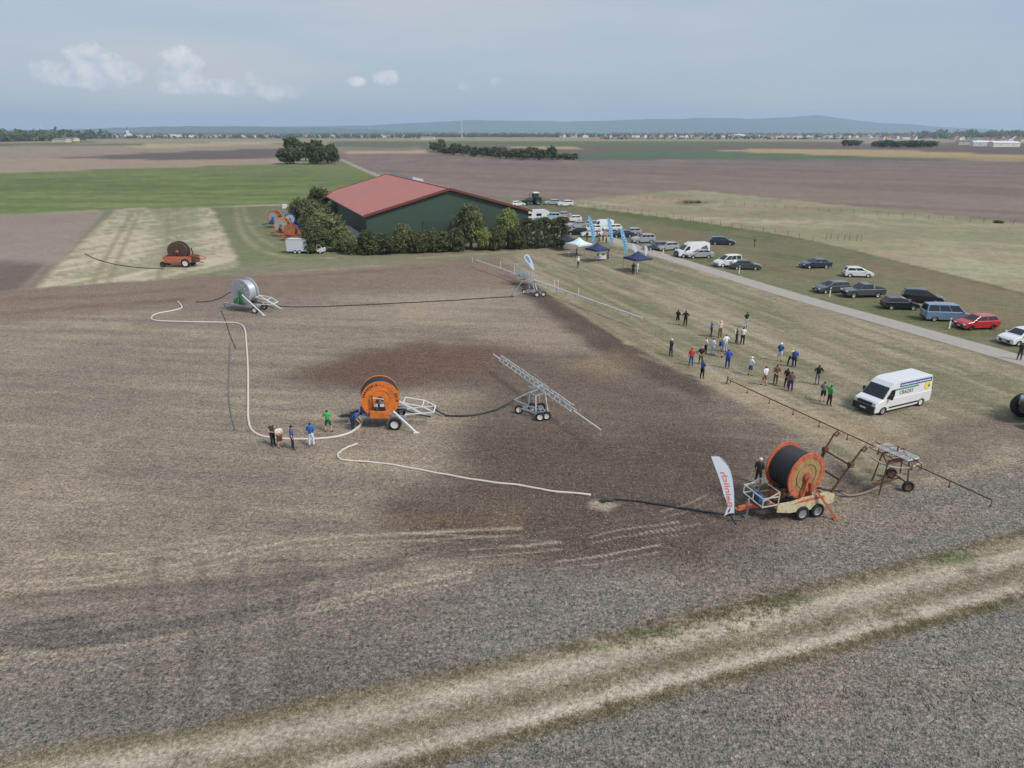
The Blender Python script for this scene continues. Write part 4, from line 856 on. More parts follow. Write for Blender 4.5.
# delivery vans
def text_mesh(body, size, m, parent, M, name='lettering', bold=False, extr=.004):
    cu = bpy.data.curves.new('t', 'FONT'); cu.body = body; cu.size = size; cu.extrude = extr; cu.align_x = 'CENTER'; cu.offset = .012*size if bold else 0
    o = bpy.data.objects.new('t', cu); C.objects.link(o); dg = bpy.context.evaluated_depsgraph_get(); me = bpy.data.meshes.new_from_object(o.evaluated_get(dg)); bpy.data.objects.remove(o)
    me.transform(M); me.materials.clear(); me.materials.append(m); t = bpy.data.objects.new(name, me); C.objects.link(t); t.parent = parent; return t
def big_van(loc, hd, label, L=6.25, H=2.45, livery=True):
    root = empty('delivery_van', loc, hd, label, 'van', None); half = .99; wh = white; f = L/2; zb = 1.25
    low = [(-f, .5), (-f-.01, 1.2), (f-1.15, 1.26), (f-.75, 1.24), (f-.3, 1.08), (f-.06, .82), (f, .4), (f-.06, .26)]+arch(f-.95, .42, .26)+arch(-f+1.05, .42, .26)+[(-f+.05, .3)]
    b = MB(); profile_body(b, low, half)
    G = [(-f, zb-.06), (-f+.05, H-.08), (-f+.3, H), (f-2.25, H), (f-1.85, H-.13), (f-1.5, H-.42), (f-.78, zb-.06)]
    def hw(z): return half-.03-max(0, z-zb)/(H-zb)*.12
    n = len(G); b.add([(x, -hw(z), z) for x, z in G]+[(x, hw(z), z) for x, z in G], [tuple(range(n)), tuple(range(2*n-1, n-1, -1))]+[(i, n+i, n+i+1, i+1) for i in range(n-1)])
    bo = b.build('body', wh, root); bv = bo.modifiers.new('soft_edges', 'BEVEL'); bv.width = .06; bv.segments = 2; bv.limit_method = 'ANGLE'
    a, c = G[-1], G[-2]; t0, t1 = .06, 1.0; p0 = (a[0]+(c[0]-a[0])*t0+.03, a[1]+(c[1]-a[1])*t0+.02); p1 = (a[0]+(c[0]-a[0])*t1+.03, a[1]+(c[1]-a[1])*t1+.02)
    b = MB(); b.add([(p0[0], -.9, p0[1]), (p0[0], .9, p0[1]), (p1[0], .8, p1[1]), (p1[0], -.8, p1[1])], [(0, 1, 2, 3)]); b.build('windscreen', glass, root)
    for s_ in (-1, 1):
        b = MB(); y = lambda z: s_*(hw(z)+.012); z0, z1 = zb+.02, zb+.62
        b.add([(f-1.12, y(z0), z0), (f-1.95, y(z0), z0), (f-2.05, y(z1), z1), (f-1.62, y(z1), z1)], [(0, 1, 2, 3)]); b.build('side_window', glass, root)
        for x in (f-.95, -f+1.05): wheel(root, (x, s_*.86, .36), .36, .24, steelrim if x < 0 else alloy, 16)
        b = MB(); b.box((f-.2, s_*.78, .92), (.3, .28, .26)); b.build('headlight', lampm, root)
        b = MB(); b.box((0, s_*(half+.008), .52), (L-3.0, .03, .12)); b.build('side_moulding', plast, root)
        b = MB(); b.box((f-1.35, s_*(half+.16), zb+.16), (.14, .24, .34)); b.build('mirror', plast, root)
        b = MB(); b.box((-f-.01, s_*.88, 1.25), (.05, .16, .5)); b.build('tail_light', tailm, root)
    b = MB(); b.box((f-.02, 0, .50), (.16, 1.84, .5)); b.build('front_bumper', plast, root); b = MB(); b.box((f-.09, 0, .9), (.16, 1.2, .2)); b.build('grille', plast, root)
    b = MB(); b.box((f+.065, 0, .5), (.012, .5, .11)); b.build('number_plate', plate, root)
    return root, f, hw
vA, vB = g(884, 412.5), g(930, 401.5); hdv = heading(vB, vA); vn_ = Vector((math.cos(hdv), math.sin(hdv), 0)); vl = Vector((-vn_.y, vn_.x, 0))
vc = (g(876, 416)+g(927, 402.5))/2+vl*-.80+vn_*.28
side = 1
van, f_, hw_ = big_van(vc, hdv, 'white high-roofed delivery van with blue banner and yellow emblem on its side')
bluem = mat('banner_blue', (40, 84, 140), .5); greenm = mat('lettering_green', (90, 156, 140), .5); greym = mat('lettering_grey', (120, 128, 132), .5); yel = mat('emblem_yellow', (226, 206, 84), .5)
def flank(u, z, o_=.016): return Vector((u, hw_(z)+o_, z))
b = MB(); zz0, zz1 = 1.96, 2.27
b.add([flank(-f_+.15, zz0), flank(f_-2.5, zz0), flank(f_-2.5, zz1), flank(-f_+.15, zz1)], [(0, 1, 2, 3)]); b.build('banner', bluem, van)
b = MB(); r2 = random.Random(3); u = -f_+.3
while u < f_-2.75:
    w_ = r2.uniform(.12, .34); b.add([flank(u, 2.05, .02), flank(min(u+w_, f_-2.6), 2.05, .02), flank(min(u+w_, f_-2.6), 2.15, .02), flank(u, 2.15, .02)], [(0, 1, 2, 3)]); u += w_+.05
b.build('banner_lettering', white, van)
tl = math.atan2(.12, 2.45-1.25)
def Mf(u, z): return Matrix.Translation(flank(u, z, .02)) @ Matrix.Rotation(tl, 4, 'X') @ Matrix(((-1, 0, 0, 0), (0, 0, -1, 0), (0, 1, 0, 0), (0, 0, 0, 1))) @ Matrix.Diagonal((1, 1, -1, 1))
text_mesh('CRAZAT', .40, greym, van, Mf(-.15, 1.42), bold=True)
b = MB(); u = -1.5; r2 = random.Random(8)
while u < 1.0: w_ = r2.uniform(.05, .14); b.add([flank(u, 1.76), flank(u+w_, 1.76), flank(u+w_, 1.9), flank(u, 1.9)], [(0, 1, 2, 3)]); u += w_+.04
b.build('small_lettering', greenm, van)
b = MB(); n = 20; b.add([flank(-f_+.6, 1.66)]+[flank(-f_+.6+  .33*math.cos(6.283*k/n), 1.66+.34*math.sin(6.283*k/n)) for k in range(n)], [(0, k+1, (k+1) % n+1) for k in range(n)]); b.build('emblem', yel, van)
b = MB(); b.add([flank(-f_+.5, 1.5, .02), flank(-f_+.34, 1.56, .02), flank(-f_+.4, 1.78, .02), flank(-f_+.55, 1.66, .02)], [(0, 1, 2, 3)]); b.build('emblem_leaf', mat('leaf_green', (70, 110, 70), .5), van)
A2 = g(682, 259.5); van2, f2_, hw2_ = big_van(g(691.5, 256.5), R(190), 'tall white van with a dark grey graphic, parked in the car row by the road', L=5.6, H=2.4)
van2['group'] = 'vans'; van['group'] = 'vans'
b = MB(); y_ = lambda z: hw2_(z)+.014; b.add([(-2.5, y_(1.2), 1.2), (-.9, y_(1.2), 1.2), (-1.3, y_(1.7), 1.7), (-2.2, y_(2.0), 2.0)], [(0, 1, 2, 3)]); b.build('dark_graphic', mat('graphic_grey', (86, 92, 104), .5), van2)
white_van3, f3_, h3_ = big_van(g(601, 229.5), R(188), 'white van in the crowded rows between the first and second pale blue flags', L=5.2, H=2.1); white_van3['group'] = 'vans'
# motorhome behind the hedge end
mh = empty('motorhome', g(538, 222.5), R(8), 'white motorhome with a blue-grey front showing above the clipped hedge', 'motorhome')
b = MB(); b.prism([(-3.2, .5), (-3.2, 2.9), (1.6, 2.95), (2.5, 2.6), (2.4, 1.9), (1.7, 1.85), (2.3, 1.1), (3.1, .95), (3.15, .45)], -1.1, 1.1); b.build('body', white, mh)
b = MB(); b.add([(1.78, -.95, 1.8), (1.78, .95, 1.8), (2.33, .95, 1.15), (2.33, -.95, 1.15)], [(0, 1, 2, 3)]); b.build('windscreen', glass, mh)
for s_ in (-1, 1):
    for x0, x1, z0, z1 in ((-2.6, -1.7, 1.6, 2.2), (-.6, .6, 1.6, 2.2)): b = MB(); b.box(((x0+x1)/2, s_*1.105, (z0+z1)/2), (x1-x0, .02, z1-z0)); b.build('side_window', glass, mh)
    for x in (2.2, -1.8): wheel(mh, (x, s_*.95, .35), .35, .24, steelrim, 14)
    b = MB(); b.box((-.4, s_*1.108, 1.1), (5.2, .015, .28)); b.build('stripe', lblue, mh)
# tractors
def tractor(loc, hd, label, bodyc, roofc, group='tractors', weight=True):
    t = empty('tractor', loc, hd, label, 'tractor', group); bm_ = mat('tractor_body_%d' % bodyc[0], bodyc, .4, coat=.4); dk = mat('dark_iron', (46, 48, 48), .6)
    b = MB(); b.prism([(.1, 1.0), (.1, 1.85), (1.2, 1.82), (2.1, 1.6), (2.3, 1.35), (2.3, .85)], -.45, .45); o = b.build('bonnet', bm_, t); bv = o.modifiers.new('s', 'BEVEL'); bv.width = .08; bv.segments = 2
    b = MB(); b.box((.6, 0, .85), (3.4, .6, .5)); b.build('chassis', dk, t)
    b = MB()
    for x, y in ((.1, .75), (.1, -.75), (-1.2, .75), (-1.2, -.75)): b.bar((x, y, 1.1), (x*.8-.1, y*.88, 2.75), .09)
    b.box((-.55, 0, 1.2), (1.4, 1.45, .5)); b.build('cab_frame', dk, t)
    b = MB(); b.box((-.55, 0, 2.82), (1.5, 1.5, .2), taper=.9); b.build('cab_roof', mat('roof_%d' % roofc[0], roofc, .5), t)
    for nm, vs in (('windscreen', [(.1, -.7, 1.4), (.1, .7, 1.4), (-.0, .62, 2.7), (-.0, -.62, 2.7)]), ('rear_window', [(-1.2, -.7, 1.5), (-1.2, .7, 1.5), (-1.07, .62, 2.7), (-1.07, -.62, 2.7)]), ('side_window', [(-1.15, .74, 1.45), (.05, .74, 1.45), (-.02, .66, 2.7), (-1.05, .66, 2.7)]), ('side_window', [(-1.15, -.74, 1.45), (.05, -.74, 1.45), (-.02, -.66, 2.7), (-1.05, -.66, 2.7)])):
        q = MB(); q.add(vs, [(0, 1, 2, 3)]); q.build(nm, glass, t)
    for s_ in (-1, 1):
        wheel(t, (-.9, s_*1.0, .88), .88, .5, bm_, 24, 'rear_wheel'); wheel(t, (1.6, s_*.95, .62), .62, .42, bm_, 20, 'front_wheel')
        q = MB(); q.prism([(-1.8, 1.3), (-1.5, 1.85), (-.9, 2.0), (-.2, 1.8), (-.2, 1.72), (-.9, 1.9), (-1.45, 1.76), (-1.7, 1.3)], s_*1.0-.26, s_*1.0+.26); q.build('mudguard', bm_, t)
        q = MB(); q.box((2.3, s_*.26, 1.3), (.06, .22, .16)); q.build('headlight', lampm, t)
    q = MB(); q.tube([(1.1, .42, 1.7), (1.1, .5, 2.0), (1.1, .5, 2.9)], .05); q.build('exhaust', dk, t)
    if weight: q = MB(); q.box((2.55, 0, .85), (.4, .9, .5)); q.build('front_weight', dk, t)
    return t
tr1 = tractor(g(533, 204.8), R(200), 'dark tractor with a pale cab roof on the far grass behind the barn', (70, 78, 76), (206, 210, 208)); tr1.scale = (1.22,)*3
tr2 = tractor(g(1066, 424), R(178), 'dark tractor front with a big black tyre at the right edge of the photo', (128, 134, 126), (60, 62, 62), weight=False); tr2.scale = (1.45,)*3
# white box trailer and little orange truck by the hedge
bt = empty('box_trailer', g(299.3, 252.8), R(-3), 'pale grey twin-axle box trailer parked in front of the parked reel machines', 'trailer')
b = MB(); b.box((0, 0, 1.45), (3.7, 2.0, 2.0)); o = b.build('box', mat('box_panel', (196, 204, 210), .5, var=.06), bt)
b = MB()
for x in (-1.86, 1.86):
    for y in (-1.01, 1.01): b.box((x, y, 1.45), (.06, .06, 2.05))
for z in (.44, 2.46):
    for y in (-1.01, 1.01): b.box((0, y, z), (3.72, .06, .06))
b.build('edge_trim', alloy, bt); b = MB(); b.bar((1.7, 0, .42), (3.0, 0, .42), .09); b.bar((1.7, .6, .42), (2.6, 0, .42), .06); b.bar((1.7, -.6, .42), (2.6, 0, .42), .06); b.build('drawbar', plast, bt)
for x in (-.35, .42):
    for s_ in (-1, 1): wheel(bt, (x, s_*.98, .32), .32, .2, steelrim, 14)
ot = empty('small_truck', g(315.5, 253), R(-4), 'small orange and white truck between the box trailer and the dark bush', 'truck'); orm = mat('orange_paint', (222, 122, 66), .45, var=.1)
b = MB(); b.prism([(.6, .4), (.6, 1.8), (1.35, 1.8), (1.75, 1.15), (1.95, 1.0), (1.98, .4)], -.85, .85); b.build('cab', white, ot)
b = MB(); b.box((-.7, 0, .75), (2.5, 1.7, .18)); b.box((-.7, .84, 1.0), (2.5, .05, .34)); b.box((-.7, -.84, 1.0), (2.5, .05, .34)); b.build('flatbed', orm, ot)
b = MB(); b.add([(1.78, -.72, 1.16), (1.78, .72, 1.16), (1.42, .68, 1.74), (1.42, -.68, 1.74)], [(0, 1, 2, 3)]); b.build('windscreen', glass, ot)
for s_ in (-1, 1): q = MB(); q.add([(.75, s_*.86, 1.1), (1.6, s_*.86, 1.1), (1.32, s_*.86, 1.7), (.75, s_*.86, 1.7)], [(0, 1, 2, 3)]); q.build('side_window', glass, ot)
ot.scale = (.85,)*3
for x in (-1.2, 1.3):
    for s_ in (-1, 1): wheel(ot, (x, s_*.75, .32), .32, .2, steelrim, 14)
q = MB(); q.box((-.6, .1, 1.5), (1.5, .9, 1.2)); q.bar((-.1, 0, 2.1), (-.9, .1, 2.6), .16); q.build('load', mat('machine_dark', (96, 70, 58), .7, rust=(180, 100, 60)), ot)
# ------------------------------------------------------------------ hose reel irrigation machines
galv = mat('galvanised', (168, 174, 178), .45, .45, var=.14, scale=2); darkst = mat('dark_steel', (66, 66, 66), .6, .2); rustm = mat('rusty_steel', (104, 70, 54), .8, var=.3, scale=5, rust=(70, 52, 44)); orange = mat('drum_orange', (214, 120, 50), .5, var=.12, rust=(190, 104, 50)); orange2 = mat('faded_orange', (196, 104, 72), .6, var=.12, rust=(160, 92, 66)); tan_ = mat('drum_tan', (160, 134, 90), .7, var=.18, scale=1.5, rust=(140, 108, 74)); hosem = mat('black_hose', (40, 44, 48), .5); greenp = mat('green_paint', (44, 130, 66), .5); bluep = mat('blue_paint', (48, 92, 160), .5, var=.12); cream = mat('cream_panel', (196, 190, 160), .55, var=.08, rust=(190, 150, 100)); redp = mat('old_red_paint', (188, 106, 82), .65, var=.15, rust=(140, 84, 66)); brownd = mat('brown_drum', (84, 66, 58), .7, var=.2); galvd = mat('galvanised_drum', (186, 192, 196), .42, .35, var=.1, scale=3)
def reel(name, label, loc, hd, R_=1.3, r_=1.05, W_=1.4, zc=2.2, drz=0, flange=orange, disc=orange, hose=hosem, frame=galv, draw=orange2, axles=((-1.1, 1.15),), wr=.42, tongue=3.2, arms=galv, sideb=None, armstyle='loop', gear=darkst, spokes=False, panel=None, group='hose reel irrigation machines', rack=False, arm_up=0.0, slots=False, bfw=.55, gb=True, legp=(-1.1, .55, -2.7), leg=True, rim=steelrim, under=.0):
    t = empty(name, loc, hd, label, 'hose reel', group)
    zf = .85+under
    b = MB()
    for s_ in (-1, 1): b.bar((-1.9, s_*.75, zf), (1.6, s_*.75, zf), .14, .2)
    for x in (-1.9, -.9, .2, 1.6): b.bar((x, -.75, zf), (x, .75, zf), .12, .16)
    b.build('chassis', frame, t)
    b = MB(); b.bar((1.5, .6, zf), (tongue-.5, .05, .68), .14, .2); b.bar((1.5, -.6, zf), (tongue-.5, -.05, .68), .14, .2); b.bar((1.4, 0, zf), (tongue, 0, .6), .16, .22); db = b.build('drawbar', draw, t)
    b = MB(); b.lathe([(.13, -.03), (.13, .03), (.06, .03), (.06, -.03)], (tongue+.08, 0, .6), 'Z', 12); b.build('hitch_ring', draw, db)
    b = MB(); b.bar((tongue-.55, .05, .1), (tongue-.55, .05, 1.15), .09); b.box((tongue-.55, .05, .06), (.3, .3, .05)); b.build('jack_stand', galv, t)
    b = MB(); b.lathe([(.95, zf+.11), (.95, zf+.24), (.72, zf+.24), (.72, zf+.11)], axis='Z', n=24); b.build('turntable', darkst, t)
    # drum turned on its table
    Md = Matrix.Rotation(drz, 3, 'Z')
    dr = bpy.data.objects.new('drum', None); C.objects.link(dr); dr.parent = t; dr.location = (0, 0, zc); dr.rotation_euler = (0, 0, drz)
    b = MB(); b.smooth = True; prof = []; nc = max(6, int(W_/.115))
    for k in range(nc):
        y0 = -W_/2+.05+(W_-.1)*k/nc; dy = (W_-.1)/nc; prof += [(r_-.03, y0), (r_+.012, y0+dy*.25), (r_+.02, y0+dy*.5), (r_+.012, y0+dy*.75)]
    prof.append((r_-.03, W_/2-.05)); prof += [(.3, W_/2-.05), (.3, -W_/2+.05)]; b.lathe(prof, n=40); b.build('wound_hose', hose, dr)
    for s_ in (-1, 1):
        y = s_*W_/2; b = MB(); b.lathe([(R_, y-.045), (R_, y+.045), (R_*.80, y+.045), (R_*.80, y-.045)], n=48)
        for k in range(10):
            a = k*math.pi/5; b.box((R_*.9*math.cos(a), y+s_*.055, R_*.9*math.sin(a)), (R_*.2, .03, .05), Matrix.Rotation(-a, 3, 'Y'))
        fl = b.build('flange', flange, dr)
        b = MB(); b.lathe([(R_*.80, y-.02), (R_*.80, y+.02), (.001, y+.02), (.001, y-.02)], n=40)
        b.lathe([(R_*.56, y+s_*.022), (R_*.56, y+s_*.06), (R_*.52, y+s_*.06), (R_*.52, y+s_*.022)], n=40); b.build('disc', disc, dr)
        if spokes:
            b = MB()
            for k in range(16):
                a = k*math.pi/8; b.bar((.2*math.cos(a), y+s_*.05, .2*math.sin(a)), (R_*.97*math.cos(a), y+s_*.05, R_*.97*math.sin(a)), .05)
            b.build('spokes', frame, dr)
        if slots:
            b = MB()
            for k in range(9):
                a = 1.3-k*.14+.1; b.box((R_*.87*math.cos(a), y+s_*.05, R_*.87*math.sin(a)), (.17, .02, .09), Matrix.Rotation(-a, 3, 'Y'))
            for k in range(4):
                a = 3.14+.1+k*.15-.4; b.box((R_*.87*math.cos(a), y+s_*.05, R_*.87*math.sin(a)), (.17, .02, .09), Matrix.Rotation(-a, 3, 'Y'))
            b.build('slots', plast, dr)
        b = MB(); b.lathe([(.24, y), (.24, y+s_*.16), (.1, y+s_*.2), (.001, y+s_*.2), (.001, y)], n=16); b.build('hub', gear, dr)
        b = MB(); b.bar((-bfw, y+s_*.2, zf+.24-zc), (0, y+s_*.2, 0), .12); b.bar((bfw, y+s_*.2, zf+.24-zc), (0, y+s_*.2, 0), .12); b.bar((-.75, y+s_*.2, zf+.22-zc), (.75, y+s_*.2, zf+.22-zc), .12, .14); b.build('bearing_frame', sideb or frame, dr)
        b = MB(); b.box((.1, y+s_*.32, zf+.62-zc), (.5, .22, .62)); b.box((-.25, y+s_*.3, zf+.5-zc), (.25, .16, .3)); b.tube([(.3, y+s_*.32, zf+.4-zc), (.7, y+s_*.3, zf+.5-zc), (.9, y+s_*.2, zf+.3-zc)], .05)
        if s_ == 1 and gb: b.build('gearbox', gear, dr)
    b = MB(); b.tube([(.9, .5, zf+.3), (.9, .5, zf+.75), (.5, .3, zf+.85)], .06); b.box((1.15, .15, zf+.38), (.5, .5, .5)); b.build('turbine', bluep if gear is darkst else gear, t)
    for ax, ay in axles:
        for s_ in (-1, 1): wheel(t, (ax, s_*ay, wr), wr, .28, rim, 20)
        b = MB(); b.bar((ax, -ay, wr), (ax, ay, wr), .1); b.bar((ax, .6, wr), (ax, .6, zf), .12); b.bar((ax, -.6, wr), (ax, -.6, zf), .12); b.build('axle', darkst, t)
    if panel:
        for s_ in (-1, 1):
            b = MB(); b.prism([(-1.9, zf-.12), (-1.95, zf+.38), (-1.4, zf+.62), (.2, zf+.5), (1.75, zf+.22), (1.75, zf-.12), (.9, zf-.3), (-.6, zf-.32)], s_*1.12-.03, s_*1.12+.03); b.build('side_panel', panel, t)
            b = MB(); b.prism([(-1.3, zf+.3), (-1.2, zf+.46), (.1, zf+.4), (.9, zf+.2), (.1, zf+.24)], s_*1.155-.005, s_*1.155+.005); b.build('panel_stripe', orange2, t)
    if rack:
        b = MB()
        for z in (zf+.15, zf+.65):
            for s_ in (-1, 1): b.bar((1.5, s_*.85, z), (2.5, s_*.85, z), .05)
            b.bar((2.5, -.85, z), (2.5, .85, z), .05)
        for s_ in (-1, -.0, 1): b.bar((2.5, s_*.85, zf+.1), (2.5, s_*.85, zf+.68), .05)
        for s_ in (-1, 1): b.bar((1.5, s_*.85, zf), (1.5, s_*.85, zf+.9), .05); b.bar((1.5, s_*.85, zf+.9), (2.5, s_*.85, zf+.5), .05)
        b.bar((1.5, -.85, zf+.9), (1.5, .85, zf+.9), .05); b.build('railing', mat('railing_pale', (186, 188, 178), .55, var=.15), t)
        b = MB(); b.box((2.0, 0, zf+.03), (1.0, 1.6, .05)); b.build('platform', darkst, t); b = MB(); b.box((2.1, .1, zf+.25), (.36, .34, .32)); b.lathe([(.2, -.1), (.2, .2), (.05, .2)], (2.1, -.35, zf+.35), 'Y', 14); b.build('pump', mat('pump_blue', (62, 92, 132), .6, var=.2), t)
    # rear lifting arms
    b = MB()
    if armstyle == 'loop':
        z0, z1 = zf+.1, 1.15+arm_up
        for s_ in (-1, 1): b.bar((-1.8, s_*.55, z0), (-3.9, s_*.62, z1), .07); b.bar((-1.7, s_*.55, z0+.9), (-3.1, s_*.6, z1+.45), .06); b.bar((-3.1, s_*.6, z1+.45), (-3.9, s_*.62, z1), .06)
        b.bar((-3.9, -.62, z1), (-3.9, .62, z1), .08); b.bar((-3.1, -.6, z1+.45), (-3.1, .6, z1+.45), .06); b.bar((-1.75, -.55, z0+.9), (-1.75, .55, z0+.9), .06)
    else:
        for s_ in (-1, 1):
            b.bar((-1.7, s_*.9, zf+.1), (-3.3, s_*1.05, 3.75), .075); b.bar((-2.0, s_*.7, zf), (-2.85, s_*.98, 2.95), .07)
            b.tube([(-3.3, s_*1.05, 3.7), (-3.5, s_*1.05, 3.9), (-3.66, s_*1.05, 3.76), (-3.48, s_*1.05, 3.58), (-3.3, s_*1.05, 3.7)], .06, 6)
            b.box((-2.8, s_*1.0, 2.85), (.26, .26, .26))
        for x, z in ((-2.3, 1.95), (-2.8, 2.8)): b.bar((x, -.95, z), (x, .95, z), .08)
    b.build('lifting_arm', arms, t)
    if leg:
        for s_ in (-1, 1): b = MB(); X0, dz_, X1 = legp; b.bar((X0, s_*1.05, zf+dz_), (X1, s_*1.7, .1), .11); b.box((X1-.05, s_*1.72, .06), (.4, .16, .08)); b.build('stabiliser', arms if armstyle == 'loop' else sideb or arms, t)
    b = MB(); b.tube([(-.2, -.3, zc-r_), (-1.6, -.1, zf+.25), (-2.6, 0, .75), (-3.6, 0, .55)], .06, 8); b.build('outlet_pipe', hosem, t)
    return t
A_ = reel('hose_reel_machine', 'largest hose reel with wide black drum and cream chassis beside the lettered flag', (15.62, 33.75, 0), R(197), bfw=.4, gb=False, legp=(-.25, 1.35, -1.7), rim=alloy, R_=1.32, r_=1.14, W_=1.6, zc=2.5, drz=R(8), flange=orange2, disc=tan_, frame=cream, draw=orange2, axles=((-.9, 1.12), (.1, 1.12)), wr=.42, tongue=3.35, arms=rustm, armstyle='high', sideb=orange2, panel=cream, rack=True, gear=mat('hub_rust', (170, 100, 76), .7, var=.2, rust=(120, 74, 56)))
B_ = reel('hose_reel_machine', 'bright orange hose reel with grey support frame, linked to the white hose beside the people', (-9.5, 45.75, 0), R(180), arms=mat('white_arm', (214, 218, 218), .5), R_=1.36, r_=1.31, W_=1.35, zc=2.15, drz=R(12), slots=True, tongue=2.9, axles=((-1.15, 1.1),), wr=.45, draw=darkst, gear=darkst)
b = MB(); b.box((-.15, 1.05, 1.75), (.75, .12, .5)); b.box((.35, 1.05, 2.1), (.05, .1, 1.0)); b.build('control_box', plast, B_); b = MB(); b.box((-.1, 1.0, 1.2), (1.3, .4, .5)); b.lathe([(.14, -.02), (.14, .03), (.001, .03)], (-.45, 1.22, 1.25), 'Y', 12); b.build('engine_cover', orange, B_)
b = MB(); b.box((-.35, 1.13, 1.9), (.3, .03, .22)); b.box((.02, 1.13, 1.9), (.1, .03, .24)); b.box((.16, 1.13, 1.9), (.08, .03, .24)); b.bar((.3, 1.1, 2.45), (-.5, 1.1, 2.35), .05); b.build('gauges', steelrim, B_)
S_ = reel('hose_reel_machine', 'galvanised hose reel with a green gearbox, at the top of the white hose', (-31.5, 79.3, 0), R(166), bfw=.2, gb=False, legp=(-.3, 1.3, -3.3), R_=1.62, r_=1.3, W_=1.2, zc=2.3, drz=R(-14), flange=galvd, disc=galvd, hose=galvd, frame=galv, draw=galv, spokes=True, axles=((-1.7, .95),), wr=.42, gear=greenp, sideb=greenp, arms=mat('white_arm', (214, 218, 218), .5), tongue=3.6)
O_ = reel('hose_reel_machine', 'old red hose reel with a brown drum and grey wheels, standing on the straw stubble', g(180.5, 266.5)+Vector((0, .3, 0)), R(180), R_=1.55, r_=1.3, W_=1.1, zc=2.35, flange=brownd, disc=brownd, hose=mat('brown_hose', (66, 54, 48), .7), frame=brownd, draw=redp, sideb=brownd, gb=False, spokes=True, axles=((-1.3, 1.2),), wr=.68, gear=redp, arms=redp, tongue=2.9, panel=redp, leg=False)
b = MB(); b.box((-.1, 1.2, 1.25), (4.3, .1, .95)); b.box((-.1, -1.2, 1.25), (4.3, .1, .95)); b.box((2.05, 0, 1.25), (.1, 2.4, .95)); b.build('housing', redp, O_)
for s_ in (-1, 1): wheel(O_, (2.4, s_*.95, .45), .45, .26, darkst, 16)
b = MB(); b.tube([(-2.2, .4, 1.0), (-2.3, .4, 2.4), (-2.1, .3, 2.9)], .12, 8); b.box((-2.4, 0, 1.2), (.7, 1.6, 1.0)); b.build('engine', mat('engine_dark', (72, 56, 50), .7, rust=(150, 80, 60)), O_)
lg_ = 'reel machines parked by the trees'
reel('parked_hose_reel', 'parked hose reel with orange rim and blue frame, farthest back by the trees', g(276, 227.5), R(168), R_=1.5, r_=1.2, W_=1.3, zc=2.2, drz=R(-10), disc=galvd, frame=bluep, draw=bluep, arms=bluep, gear=bluep, group=lg_)
reel('parked_hose_reel', 'parked hose reel with a larger orange rim, middle one by the trees', g(284, 236.5), R(168), R_=1.6, r_=1.25, W_=1.3, zc=2.25, drz=R(-6), flange=mat('pale_orange', (226, 150, 86), .5), disc=galvd, frame=orange2, draw=orange2, arms=galv, gear=darkst, group=lg_)
reel('parked_hose_reel', 'all-blue parked hose reel squeezed between the orange rims and the trees', g(291, 229.5), R(168), R_=1.15, r_=.9, W_=1.1, zc=2.3, drz=R(30), flange=bluep, disc=galvd, frame=bluep, draw=bluep, arms=bluep, gear=bluep, group=lg_)
reel('parked_hose_reel', 'smallest parked hose reel, brownish, just behind the box trailer', g(292, 240.5), R(172), R_=1.25, r_=1.0, W_=1.1, zc=1.95, drz=R(-6), flange=orange2, disc=tan_, frame=orange2, draw=orange2, arms=orange2, gear=orange2, group=lg_)
